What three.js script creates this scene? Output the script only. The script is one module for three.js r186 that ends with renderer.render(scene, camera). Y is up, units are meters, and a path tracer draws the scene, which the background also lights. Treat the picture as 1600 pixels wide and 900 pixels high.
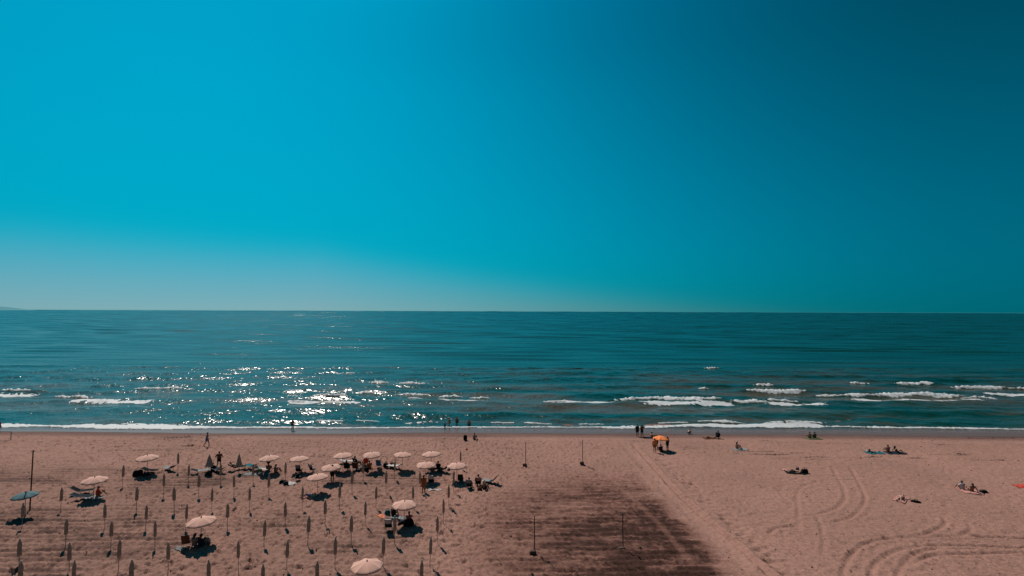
import * as THREE from 'three';
import { mergeGeometries } from 'three/addons/utils/BufferGeometryUtils.js';

// ---------------------------------------------------------------- camera, sky, sun, exposure
const scene = new THREE.Scene();
const camera = new THREE.PerspectiveCamera(2 * Math.atan(450 / 740) * 180 / Math.PI, 16 / 9, 0.1, 60000);
camera.position.set(0, 17.5, 0);                       // a drone's height above the sand
camera.rotation.order = 'YXZ';
camera.rotation.set(2.84 * Math.PI / 180, 0, 0.197 * Math.PI / 180);

const SUN_AZ = -34.5 * Math.PI / 180, SUN_EL = 52 * Math.PI / 180;   // ahead and to the left, over the sea
const sunDir = new THREE.Vector3(Math.sin(SUN_AZ) * Math.cos(SUN_EL), Math.sin(SUN_EL), -Math.cos(SUN_AZ) * Math.cos(SUN_EL));
const sun = new THREE.DirectionalLight(new THREE.Color().setRGB(1, 0.93, 0.84), 5.0);
sun.position.copy(sunDir).multiplyScalar(150); sun.target.position.set(0, 0, -50);
sun.position.add(sun.target.position);
sun.castShadow = true; sun.shadow.mapSize.set(4096, 4096);
Object.assign(sun.shadow.camera, { left: -100, right: 100, top: 100, bottom: -100, near: 1, far: 400 });
scene.add(sun, sun.target);

function skyTexture() {                                 // clear polarised sky: bright below the sun, deep blue away from it, pale haze on the horizon
  const w = 1024, h = 2048, d = new Float32Array(w * h * 4), R = Math.PI / 180;
  const G = [-1.4504, 0.4283, 0.302, -0.1461, -1.6068, 0.2728, 0.9707, -0.1635, -0.1592, 0.3098];
  const B = [-1.045, 0.4506, 0.2135, -0.1383, -1.9437, 1.2184, 0.6823, -0.0905, -0.6957, 0.5171];
  const T = [[0, 0.48, 0.75], [10, 0.445, 0.68], [22, 0.347, 0.565], [30, 0.223, 0.402], [41, 0.138, 0.270], [55, 0.095, 0.168], [66, 0.066, 0.11], [90, 0.05, 0.085], [180, 0.05, 0.085]];
  const byAngle = (a, c) => { let k = 0; while (k < 7 && T[k + 1][0] < a) k++; const u = (a - T[k][0]) / (T[k + 1][0] - T[k][0]); return Math.log(T[k][c]) * (1 - u) + Math.log(T[k + 1][c]) * u; };
  for (let j = 0; j < h; j++) for (let i = 0; i < w; i++) {
    const el = Math.max(0, ((j + 0.5) / h - 0.5) * 180);
    const ang = ((i + 0.5) / w - 0.5) * 2 * Math.PI;     // atan2(z, x)
    let az = Math.atan2(Math.cos(ang), -Math.sin(ang)) - SUN_AZ;
    az = Math.abs(Math.atan2(Math.sin(az), Math.cos(az))) / R;
    const gam = Math.acos(Math.min(1, Math.sin(el * R) * Math.sin(SUN_EL) + Math.cos(el * R) * Math.cos(SUN_EL) * Math.cos(az * R))) / R;   // angle from the sun
    if (az > 75) az = 75 + 10 * (1 - Math.exp(-(az - 75) / 10));
    const e2 = el < 28 ? el : 28 + 8 * (1 - Math.exp(-(el - 28) / 8));
    const a = az * R, c = Math.cos(a), c2 = Math.cos(2 * a), c3 = Math.cos(3 * a), s = Math.sin(e2 * R), e = Math.exp(-el / 5);
    const b = [1, c, c2, c3, s, s * c, s * c2, e, e * c, e * c2];
    let g = 0, bl = 0; for (let k = 0; k < 10; k++) { g += G[k] * b[k]; bl += B[k] * b[k]; }
    let t = Math.min(1, Math.max(0, (el - 24) / 21)); t = t * t * (3 - 2 * t); g += (byAngle(gam, 1) - g) * t; bl += (byAngle(gam, 2) - bl) * t;
    const A = 0.21 - Math.max(0, az - 12) * 0.0042 - 0.03 * el, K = 0.02;
    const o = 4 * (j * w + i);
    d[o] = K * Math.log(1 + Math.exp(Math.max(-30, Math.min(30, A / K)))) ; if (A / K > 30) d[o] = A;
    d[o + 1] = Math.exp(g); d[o + 2] = Math.exp(bl); d[o + 3] = 1;
  }
  const t = new THREE.DataTexture(d, w, h, THREE.RGBAFormat, THREE.FloatType);
  t.mapping = THREE.EquirectangularReflectionMapping; t.magFilter = t.minFilter = THREE.LinearFilter; t.needsUpdate = true;
  return t;
}
scene.background = skyTexture();
scene.environment = scene.background;

const renderer = new THREE.WebGLRenderer({ antialias: true });
renderer.setSize(1024, 576);
renderer.toneMapping = THREE.LinearToneMapping;
renderer.toneMappingExposure = 1.0;
renderer.shadowMap.enabled = true;

// ---------------------------------------------------------------- helpers
let seed = 12345;
const rnd = () => { seed = (seed + 0x6D2B79F5) | 0; let t = Math.imul(seed ^ (seed >>> 15), 1 | seed); t = (t + Math.imul(t ^ (t >>> 7), 61 | t)) ^ t; return ((t ^ (t >>> 14)) >>> 0) / 4294967296; };
const rr = (a, b) => a + (b - a) * rnd();
const clamp = (x, a, b) => Math.min(b, Math.max(a, x));
const sst = (a, b, x) => { const t = clamp((x - a) / (b - a), 0, 1); return t * t * (3 - 2 * t); };
const lerp = (a, b, t) => a + (b - a) * t;
function hash(i, j) { let h = Math.imul(i, 374761393) + Math.imul(j, 668265263) | 0; h = Math.imul(h ^ (h >>> 13), 1274126177); return ((h ^ (h >>> 16)) >>> 0) / 4294967296; }
function vn(x, y) {
  const i = Math.floor(x), j = Math.floor(y), a = x - i, b = y - j, u = a * a * (3 - 2 * a), v = b * b * (3 - 2 * b);
  const p = hash(i, j), q = hash(i + 1, j), r = hash(i, j + 1), s = hash(i + 1, j + 1);
  return p + (q - p) * u + (r - p) * v + (p - q - r + s) * u * v;
}
const fbm = (x, y, n = 4) => { let s = 0, a = 0.5, t = 0; for (let k = 0; k < n; k++) { s += a * vn(x + 17.3 * k, y - 9.1 * k); t += a; x *= 2.03; y *= 2.03; a *= 0.5; } return s / t; };
const lin = (r, g, b) => new THREE.Color().setRGB(r, g, b);
const mat = (r, g, b, rough = 0.85, extra = {}) => new THREE.MeshPhysicalMaterial({ color: lin(r, g, b), roughness: rough, specularIntensity: rough > 0.78 ? 0.06 : 1, side: THREE.DoubleSide, ...extra });
const used = {};
function numbered(n) { const k = used[n] = (used[n] ?? -1) + 1; return k ? `${n}_${String(k).padStart(3, '0')}` : n; }
function thing(name, label, category, [x, y, z], turn = 0, group) {
  const o = new THREE.Group(); o.name = numbered(name); o.position.set(x, y, z); o.rotation.y = turn;
  o.userData = { label, category }; if (group) o.userData.group = group;
  scene.add(o); return o;
}
function part(name, geo, m, parent) { const o = new THREE.Mesh(geo, m); o.name = name; o.castShadow = o.receiveShadow = true; parent.add(o); return o; }
function single(name, geo, m, label, category, pos, turn = 0, group) {
  const o = part(numbered(name), geo, m, scene); o.position.set(...pos); o.rotation.y = turn; o.userData = { label, category }; if (group) o.userData.group = group; return o;
}
function struct(name, geo, m, kind = 'structure', label) { const o = part(name, geo, m, scene); o.userData.kind = kind; if (label) o.userData.label = label; return o; }
const V = (x, y, z) => new THREE.Vector3(x, y, z);
function tube(a, b, r0, r1 = r0, seg = 8) {
  const A = V(...a), B = V(...b), d = B.clone().sub(A), g = new THREE.CylinderGeometry(r1, r0, d.length(), seg, 1);
  g.applyQuaternion(new THREE.Quaternion().setFromUnitVectors(V(0, 1, 0), d.clone().normalize()));
  const m = A.add(B).multiplyScalar(0.5); return g.translate(m.x, m.y, m.z);
}
const merge = (list) => mergeGeometries(list.map((g) => { const q = g.index ? g.toNonIndexed() : g; for (const k of Object.keys(q.attributes)) if (!['position', 'normal', 'uv'].includes(k)) q.deleteAttribute(k); return q; }));
function curve(pts, r, seg = 24, rs = 6) { return new THREE.TubeGeometry(new THREE.CatmullRomCurve3(pts.map((p) => V(...p))), seg, r, rs, false); }
function gridMesh(xs, zs, height, color, uv) {         // one sheet over a grid of x and z
  const nx = xs.length, nz = zs.length, P = new Float32Array(nx * nz * 3), C = color ? new Float32Array(nx * nz * 3) : null, U = uv ? new Float32Array(nx * nz * 2) : null, I = new Uint32Array((nx - 1) * (nz - 1) * 6);
  let o = 0; const c = [0, 0, 0], t = [0, 0];
  for (let j = 0; j < nz; j++) for (let i = 0; i < nx; i++) {
    const k = j * nx + i; P[3 * k] = xs[i]; P[3 * k + 1] = height(xs[i], zs[j], i, j); P[3 * k + 2] = zs[j];
    if (C) { color(xs[i], zs[j], c, i, j); C[3 * k] = c[0]; C[3 * k + 1] = c[1]; C[3 * k + 2] = c[2]; }
    if (U) { uv(xs[i], zs[j], t); U[2 * k] = t[0]; U[2 * k + 1] = t[1]; }
  }
  for (let j = 0; j < nz - 1; j++) for (let i = 0; i < nx - 1; i++) { const a = j * nx + i, b = a + 1, d = a + nx, e = d + 1; I[o++] = a; I[o++] = b; I[o++] = d; I[o++] = b; I[o++] = e; I[o++] = d; }
  const g = new THREE.BufferGeometry(); g.setAttribute('position', new THREE.BufferAttribute(P, 3));
  if (C) g.setAttribute('color', new THREE.BufferAttribute(C, 3)); if (U) g.setAttribute('uv', new THREE.BufferAttribute(U, 2));
  g.setIndex(new THREE.BufferAttribute(I, 1)); g.computeVertexNormals(); return g;
}
const range = (a, b, s) => { const r = [], n = Math.max(1, Math.round(Math.abs(b - a) / s)); for (let k = 0; k <= n; k++) r.push(a + (b - a) * k / n); return r; };

// ---------------------------------------------------------------- where things stand on the sand (metres)
const closedAt = [[-39.23,-38.88],[-39.04,-41.95],[-32.54,-38.84],[-32.59,-42.09],[-29.29,-38.86],[-32.77,-35.73],[-29.4,-35.69],[-33.55,-33.2],[-29.56,-32.59],[-26.16,-32.45],[-38.65,-48.01],[-36.0,-52.06],[-32.47,-48.52],[-32.67,-45.42],[-29.28,-42.07],[-29.41,-45.48],[-29.4,-48.8],[-26.16,-45.59],[-26.21,-49.0],[-26.16,-42.28],[-22.92,-42.38],[-22.9,-45.62],[-25.98,-38.71],[-22.81,-38.96],[-18.35,-36.04],[-26.22,-35.77],[-22.93,-32.57],[-18.3,-32.7],[-23.19,-49.49],[-18.45,-42.69],[-15.26,-42.92],[-15.25,-46.23],[-15.28,-49.73],[-12.01,-42.97],[-12.06,-46.49],[-12.08,-49.87],[-18.36,-39.39],[-15.21,-36.3],[-15.19,-32.96],[-15.18,-39.53],[-11.98,-36.39],[-11.97,-33.1],[-11.94,-39.63],[-8.75,-36.44],[-8.75,-33.2],[-8.7,-43.0],[-8.8,-46.61],[-5.59,-46.58],[-5.55,-43.03],[-5.64,-53.52],[-5.57,-39.83],[-5.54,-36.46],[-5.57,-33.38],[-30.33,-30.11],[-26.95,-30.0],[-23.35,-29.95],[-18.64,-30.11],[-15.34,-30.13],[-12.02,-30.22],[-5.58,-30.32]];
const openAt = [[-38.84,-44.94],[-38.9,-51.53],[-23.27,-36.44],[-26.13,-51.96],[-23.0,-52.19],[-18.57,-46.36],[-18.45,-49.53],[-18.38,-52.55],[-15.29,-52.83],[-12.05,-53.03],[-8.82,-53.17],[-8.83,-49.72],[-5.62,-49.84],[-8.78,-39.63],[-9.01,-30.37]];
const postAt = [[-42.13,-42.36],[1.62,-54.46],[8.16,-55.09],[1.69,-35.2],[8.27,-35.89]];

// ---------------------------------------------------------------- the beach
const SEA = -0.17;                                      // still water level, the sand runs down to it
const beachBase = (z) => (z > -65 ? 0 : -0.034 * (-65 - z)) ;
const FX = range(-84, 84, 0.135), gx = [], gz = [];
{ let x = 84, s = 0.135; const out = []; while (x < 1500) { s *= 1.35; x += s; out.push(x); } gx.push(...out.map((v) => -v).reverse(), ...FX, ...out); }
{ let z = -27; s0(); function s0() { const near = []; let s = 0.14, q = -26.9; while (q < 400) { s *= 1.35; q += s; near.push(q); } gz.push(...near.reverse()); }
  while (z > -72.5) { gz.push(z); z -= lerp(0.115, 0.24, (-z - 27) / 46); } while (z > -100) { gz.push(z); z -= 1.2; } }
const NX = gx.length, NZ = gz.length, x0i = gx.indexOf(FX[0]);
const relief = new Float32Array(NX * NZ);               // fine relief of the trampled sand
const zIndex = (z) => { let a = 0, b = NZ - 1; while (b - a > 1) { const m = (a + b) >> 1; if (gz[m] > z) a = m; else b = m; } return a; };
const xIndex = (x) => clamp(x0i + Math.floor((x + 84) / (168 / (FX.length - 1))), 0, NX - 2);
function stamp(x, z, r, fn) {                            // fn(distance / r, dx, dz) metres
  if (Math.abs(x) > 83 - r || z > -27.5 || z < -72) return;
  const i0 = xIndex(x - r), i1 = xIndex(x + r) + 1, j0 = zIndex(z + r), j1 = zIndex(z - r) + 1;
  for (let j = j0; j <= j1; j++) for (let i = i0; i <= i1; i++) { const dx = gx[i] - x, dz = gz[j] - z, d = Math.hypot(dx, dz) / r; if (d < 1) relief[j * NX + i] += fn(d, dx, dz); }
}
const moist = (x, z) => {                                // dug-over, damp strip between the umbrellas and the vehicle track
  const right = 14.3 + 0.03 * (z + 66) + 0.5 * Math.sin(z * 0.3);
  const inX = sst(-3.5, 4.5, x + 3 * fbm(x * 0.2, z * 0.2, 3)) * (1 - sst(right - 1.6, right + 0.6, x + 1.2 * vn(z * 0.8, x * 0.5)));
  const far = 1 - sst(38, 58, -z + 9 * (fbm(x * 0.15, z * 0.12, 4) - 0.5));
  return inX * far * (0.45 + 0.9 * fbm(x * 0.25 + 3, z * 0.5, 4));
};
const raked = (x, z) => sst(-4, -10, x) * sst(-56, -50, z);
// footprints and churned hollows
for (let k = 0; k < 80000; k++) {
  const x = rr(-82, 82), z = rr(-69.5, -28);
  const left = sst(4, -4, x), near = sst(-50, -34, z), seaside = sst(-56, -64, z) * (1 - sst(-64, -69, z));
  const dens = clamp(0.22 + 0.75 * left * (x > -46 ? 1 : 0.35) + 0.3 * near * sst(12, 26, x) + 0.25 * seaside, 0, 1) * lerp(0.35, 1.2, fbm(x * 0.11, z * 0.14, 3));
  if (rnd() > dens) continue;
  const r = rr(0.16, 0.34), dep = rr(0.05, 0.13) * (x > 14 ? 0.5 : 1), ex = rr(0.6, 1.4), ca = rr(-0.3, 0.3);
  stamp(x, z, r * 1.7, (d, dx, dz) => { const q = Math.hypot((dx + ca * dz) * ex, dz / ex) / r; return q < 1.6 ? -dep * Math.exp(-q * q * 2.2) + dep * 0.45 * Math.exp(-((q - 1.05) ** 2) * 12) : 0; });
}
// a trail of deep prints along the vehicle track
for (let k = 0; k < 150; k++) { const z = rr(-58, -29), x = 17.0 + 0.02 * (z + 60) + rr(0.3, 1.7) * (k % 3 ? 1 : 0.6), r = rr(0.16, 0.3), dep = rr(0.06, 0.16); stamp(x, z, r * 2, (d, dx, dz) => -dep * Math.exp(-((dx / r) ** 2 + (dz / (r * 0.7)) ** 2))); }
// hollow scraped beside each umbrella foot, heaped foot
for (const [x, z] of closedAt) {
  const a = rr(0.42, 0.62), b = rr(0.3, 0.55);
  stamp(x + a, z - b, 0.7, (d, dx, dz) => -0.15 * Math.exp(-(((dx + 0.4 * dz) / 0.3) ** 2 + (dz / 0.25) ** 2)) + 0.09 * Math.exp(-(((dx) / 0.3) ** 2 + ((dz + 0.33) / 0.16) ** 2)));
  stamp(x, z, 0.4, (d) => 0.05 * (1 - d) ** 1.5);
}
for (const [x, z] of openAt) stamp(x, z, 0.6, (d) => 0.07 * (1 - d) ** 1.5);
for (const [x, z] of postAt) stamp(x - 0.15, z, 0.75, (d) => 0.2 * Math.exp(-d * d * 6));
stamp(16.84, -33.3, 0.9, (d) => 0.28 * Math.exp(-d * d * 5));
// wheel tracks: pressed furrow, raised shoulders
const tracks = [
  [[14.69,-66.5],[14.82,-55.5],[14.96,-46.8],[15.38,-41.4],[15.81,-36.2],[16.3,-28]], [[16.07,-65],[16.09,-54.8],[16.09,-46.5],[16.48,-41.4],[17.0,-36.7],[17.6,-28]],
  [[36.33,-54.61],[32.89,-47.82],[31.32,-45.4],[28.93,-43.21],[26.8,-42.13],[24.18,-41.46]], [[38.38,-54.63],[35.25,-48.7],[33.26,-45.42],[30.45,-42.55],[28.23,-41.0],[26.19,-40.37]],
  [[38,-51.6],[32.15,-51.44],[29.52,-50.46],[27.07,-48.27],[25.85,-46.12],[25.87,-44.32]], [[38,-50.4],[33.56,-50.5],[30.19,-49.18],[28.06,-47.27],[25.6,-43.19],[22.75,-38.31]], [[26.52,-42.12],[25.53,-40.01],[23.99,-37.27],[22.33,-34.88]],
  [[20.6,-28],[21.86,-32.04],[23.43,-34.03],[25.17,-35.63],[26.83,-36.79],[28.75,-37.51],[32.01,-37.84],[35.22,-38.08],[39.83,-37.69],[48,-37.2]], [[22.3,-28],[23.72,-32.05],[25.04,-33.62],[27.09,-35.09],[29.02,-36.03],[31.35,-36.53],[33.77,-36.54],[38.31,-36.28],[48,-36]],
  [[25.32,-32.06],[27.48,-34.05],[30.12,-35.66],[32.05,-36.24]], [[29.75,-37.83],[32.37,-38.27],[34.54,-39.27],[36.51,-40.69],[37.22,-41.95]], [[35.22,-38.08],[37.31,-39.3],[38.24,-40.71]], [[27.04,-33.63],[30.58,-35.12],[33.08,-35.32],[37.49,-35.53],[46,-35.4]],
  [[20.27,-38.29],[21.65,-39.4],[23.43,-39.76]], [[-53.15,-59.72],[-46.32,-53.74]], [[9.5,-57],[11,-47.5],[12.2,-40],[12.6,-34]],
];
const trackSoft = new Float32Array(NX * NZ);
tracks.forEach((t, n) => {
  const c = new THREE.CatmullRomCurve3(t.map(([x, z]) => V(x, 0, z))), L = c.getLength(), N = Math.ceil(L / 0.1), deep = [0.06, 0.2, 0.1, 0.11, 0.045, 0.06, 0.06][n] ?? (n > 14 ? 0.03 : 0.12), w = n === 0 ? 0.34 : n < 2 ? 0.22 : 0.15;
  const done = new Map();
  for (let k = 0; k <= N; k++) {
    const p = c.getPointAt(k / N), fade = sst(0, 0.08, k / N) * sst(1, 0.92, k / N), s = deep * fade * (0.55 + 0.9 * vn(k * 0.11, n * 7.7)), ww = w * (0.8 + 0.5 * vn(k * 0.07, n * 3.1));
    if (Math.abs(p.x) > 82 || p.z > -27.4 || p.z < -71) continue;
    const r = 0.75, i0 = xIndex(p.x - r), i1 = xIndex(p.x + r) + 1, j0 = zIndex(p.z + r), j1 = zIndex(p.z - r) + 1;
    for (let j = j0; j <= j1; j++) for (let i = i0; i <= i1; i++) {
      const d = Math.hypot(gx[i] - p.x, gz[j] - p.z) / ww; if (d > 3.2) continue;
      const h = -s * Math.exp(-d * d * 1.1) + s * 0.6 * Math.exp(-((d - 1.75) ** 2) * 3.5), q = j * NX + i, o = done.get(q);
      if (!o || d < o[0]) done.set(q, [d, h]);
    }
  }
  for (const [q, [d, h]] of done) { const f = sst(2.4, 0.8, d) * (n > 14 ? 0.35 : 0.85); trackSoft[q] = Math.max(trackSoft[q], f); relief[q] = relief[q] * (1 - f * 0.7) + h; }
});
const furrow = (x, z, rk, m) => Math.min(1, rk * sst(0.42, 0.56, fbm(x * 0.09 + 9, z * 0.2, 3)) + Math.max(0, m) * 0.8);   // where the rake or harrow has passed
for (let j = 0; j < NZ; j++) for (let i = 0; i < NX; i++) {
  const x = gx[i], z = gz[j]; if (Math.abs(x) > 84 || z > -26 || z < -72) continue;
  const q = j * NX + i, rk = raked(x, z), m = moist(x, z), wet = sst(-64, -69, z);
  relief[q] *= (1 - 0.92 * wet) * (1 - 0.55 * Math.min(1, furrow(x, z, rk, m)));
  relief[q] += 0.05 * (fbm(x * 0.35, z * 0.5, 3) - 0.5) + (0.05 * (vn(x * 2.6, z * 3.1) - 0.5) + 0.13 * (hash(i + 7, j * 3 + 1) - 0.5) * (0.5 + 0.8 * vn(x * 0.3, z * 0.3 + 8))) * (x < 12 ? 1 : 0.8) * (1 - wet);
  relief[q] += furrow(x, z, rk, m) * 0.085 * Math.sin(6.2832 * (z + 0.03 * x + 0.35 * vn(x * 0.2, z * 0.3)) / 0.72) * (0.5 + 0.8 * vn(x * 0.4, z * 1.1)) * (1 - trackSoft[q]);
}
const hGrid = (x, z) => {
  const j = zIndex(z), i = xIndex(x), a = clamp((x - gx[i]) / (gx[i + 1] - gx[i]), 0, 1), b = clamp((z - gz[j]) / (gz[j + 1] - gz[j]), 0, 1), q = j * NX + i;
  return beachBase(z) + lerp(lerp(relief[q], relief[q + 1], a), lerp(relief[q + NX], relief[q + NX + 1], a), b);
};
const debrisLine = (x, z) => {                           // wisps of dried weed and wet patches along the high-water mark
  const s = x < -20 ? 1 : x > 26 ? 1 : 0.35, d = (z + 60.5 + 1.6 * Math.sin(x * 0.11) + (x > 50 ? (x - 50) * -0.3 : 0)), e = (z + 65.8 + 0.8 * Math.sin(x * 0.17 + 2));
  const n = fbm(x * 0.22, z * 1.9 + 30, 4);
  return s * (0.2 + 1.1 * sst(0.4, 0.6, vn(x * 0.35, z * 0.3 + 7))) * (sst(0.6, 0.72, n) * Math.exp(-d * d * 0.3) + 0.7 * sst(0.55, 0.7, fbm(x * 0.12, z * 1.3 + 60, 4)) * Math.exp(-e * e * 0.35));
};
function sandTexture() {                                 // grain: fine grit and small lumps
  const n = 1024, d = new Float32Array(n * n * 4);
  const per = (x, y, p) => { const i = Math.floor(x), j = Math.floor(y), a = x - i, b = y - j, u = a * a * (3 - 2 * a), v = b * b * (3 - 2 * b), m = (k) => ((k % p) + p) % p; return lerp(lerp(hash(m(i), m(j) + 999 * p), hash(m(i + 1), m(j) + 999 * p), u), lerp(hash(m(i), m(j + 1) + 999 * p), hash(m(i + 1), m(j + 1) + 999 * p), u), v); };
  for (let j = 0; j < n; j++) for (let i = 0; i < n; i++) {
    const u = i / n, v = j / n, h = 0.5 * per(u * 64, v * 64, 64) + 0.3 * per(u * 150, v * 150, 150) + 0.2 * per(u * 400, v * 400, 400), o = 4 * (j * n + i);
    d[o] = d[o + 1] = d[o + 2] = h; d[o + 3] = 1;
  }
  const t = new THREE.DataTexture(d, n, n, THREE.RGBAFormat, THREE.FloatType); t.wrapS = t.wrapT = THREE.RepeatWrapping; t.magFilter = THREE.LinearFilter; t.needsUpdate = true; return t;
}
const sandMat = new THREE.MeshPhysicalMaterial({ specularIntensity: 0.25, color: 0xffffff, vertexColors: true, roughness: 0.95, bumpMap: sandTexture(), bumpScale: 0.05 });
const SAND = [0.246, 0.126, 0.097];
struct('beach_sand', gridMesh(gx, gz, (x, z, i, j) => beachBase(z) + relief[j * NX + i], (x, z, c, i, j) => {
  const fine = 0.9 + 0.2 * hash(i * 7 + 3, j * 13 + 5), patch = 0.86 + 0.28 * fbm(x * 0.16 + 40, z * 0.22, 4), q = j * NX + i;
  const grit = vn(x * 3.1, z * 3.1) > 0.83 ? 0.88 : 1;
  let k = fine * patch * grit;
  const soft = 1 - 0.8 * trackSoft[q], m = clamp(moist(x, z) * (0.15 + 1.7 * (0.55 * vn(x * 0.5, z * 3.9) + 0.45 * vn(x * 1.6, z * 5.3))) * (0.6 + 0.8 * vn(x * 5, z * 6)) * lerp(0.7, 1.15, sst(1, 10, x)), 0, 1) * soft;
  k *= 1 - 0.82 * m;
  k *= 1 - 0.12 * raked(x, z);
  k *= 1 - 0.42 * raked(x, z) * sst(0.42, 0.6, fbm(x * 0.09 + 9, z * 0.2, 3)) * (0.1 + 1.2 * sst(0.35, 0.75, 0.6 * vn(x * 0.33, z * 3.4) + 0.4 * vn(x * 1.3, z * 4.6))) * soft;
  const wetEdge = -67.2 - 1.3 * (fbm(x * 0.06, 2.2, 3) - 0.5) + (x > 40 ? (x - 40) * 0.02 : 0), w = sst(wetEdge + 1.2, wetEdge - 1.2, z);
  k *= 1 - 0.5 * w; k *= 1 - 0.5 * clamp(debrisLine(x, z), 0, 1);
  c[0] = SAND[0] * k; c[1] = SAND[1] * k * (1 - 0.2 * m); c[2] = SAND[2] * k * (1 - 0.25 * m + 0.06 * w);
}, (x, z, t) => { t[0] = x / 8.3; t[1] = z / 8.3; }), sandMat);

// ---------------------------------------------------------------- the sea
const foamRows = [[-109.4,-101.3,-102.3,1],[-92.4,-83.7,-95.9,.7],[-84.4,-72.3,-106.2,.3],[-39.9,-32.9,-97.1,.8],[-36.6,-33.2,-91.5,.4],[-44.1,-38.3,-92.6,.3],[-33.3,-27.5,-103,.5],[-25.6,-16.1,-101.2,.8],[-20.8,-18.5,-96.4,.3],[-28.4,-20.5,-116.3,.4],[-34.2,-31.2,-117.8,.5],[-48.2,-43.7,-134.9,.3],[-48.6,-46.2,-104.3,.3],[-14.6,-10.9,-98.7,.3],[-7.8,-4.8,-97.7,.3],[-31.6,-26,-75.8,.5],[-25.4,-20.8,-76.3,.5],[-17.5,-12,-76.2,.4],[-3.7,.1,-76.6,.3],[20.4,42,-96.3,.9],[5.8,11.3,-93.2,.3],[43,50,-93.6,.5],[50.7,65.5,-105.2,.8],[58.6,61.7,-113.8,.4],[61.1,64.4,-149.7,.5],[43.1,45.4,-110.2,.2],[2.1,5.5,-75.8,.4],[11.3,13.9,-76,.4],[23.2,27.9,-77,.6],[28.9,37,-76.8,.9],[64.5,95.2,-101.3,1],[85.2,89,-119.5,.6],[93.6,104.3,-116.6,.8],[103.6,126.5,-112.1,1],[92.3,100.5,-99,.6],[50.5,56.8,-94.4,.3],[40.1,50.5,-76.6,.7]];
const foamZ = (f, x) => f[2] + (x - f[0]) * 0.012 + 0.7 * Math.sin(x * 0.21 + f[2]) * clamp((f[1] - f[0]) / 14, 0.2, 1);
const waves = []; { for (let k = 0; k < 14; k++) { const L = 2.2 * Math.pow(4.2, k / 13), a = rr(-0.75, 0.75); waves.push([Math.sin(a) * 6.2832 / L, Math.cos(a) * 6.2832 / L, rr(0, 6.28), 0.0068 * L * rr(0.7, 1.2)]); } }
const seaScale = (d) => Math.max(1, d / 600);                // the waves that can still be told apart are the longer ones further out
const chop = []; for (let k = 0; k < 12; k++) { const L = 7.5 * Math.pow(2.4, k / 11), a = rr(-0.2, 0.2); chop.push([Math.sin(a) * 6.2832 / L, Math.cos(a) * 6.2832 / L, rr(0, 6.28), 0.0092 * L * rr(0.7, 1.2)]); }   // open-water waves, long-crested
function seaHeight(x, z) {
  const d = -z, shore = sst(72.5, 77, d), far = 1 - sst(110, 240, d), open = sst(110, 240, d);
  let h = 0;
  if (far > 0) {
    const warp = 9 * (fbm(x * 0.017, z * 0.02, 2) - 0.5) + 2.2 * (fbm(x * 0.07, z * 0.05 + 8, 2) - 0.5), L = 6.8 + 0.02 * (d - 70), ph = (z + warp) * 6.2832 / L;
    const crest = Math.pow(0.5 + 0.5 * Math.sin(ph), 2.2) - 0.32, along = 0.25 + 1.1 * fbm(x * 0.05 + 5, z * 0.05, 3);
    h += shore * far * along * crest * lerp(0.42, 0.3, sst(110, 220, d));
    for (const w of waves) h += shore * far * w[3] * Math.sin(w[0] * x + w[1] * z + w[2]);
  }
  if (open > 0) { const S = seaScale(d), zz = d < 600 ? d : 600 + Math.log(d / 600) * 600, xx = x / S; let q = 0; for (const w of chop) q += w[3] * Math.sin(w[0] * xx + w[1] * zz + w[2] + 2.5 * Math.sin(xx * 0.013 + w[2])); h += open * S * q; }
  for (const f of foamRows) if (x > f[0] - 3 && x < f[1] + 3) { const dz = z - foamZ(f, x); if (dz > -4 && dz < 3) { const e = sst(f[0] - 3, f[0] + 1.5, x) * sst(f[1] + 3, f[1] - 1.5, x); h += (f[2] > -80 ? 0.22 : 0.42) * (0.4 + 0.6 * f[3]) * e * Math.exp(-((dz + 0.4) ** 2) * (dz > -0.4 ? 1.4 : 0.35)); } }
  return SEA + h - 0.0;
}
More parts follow.
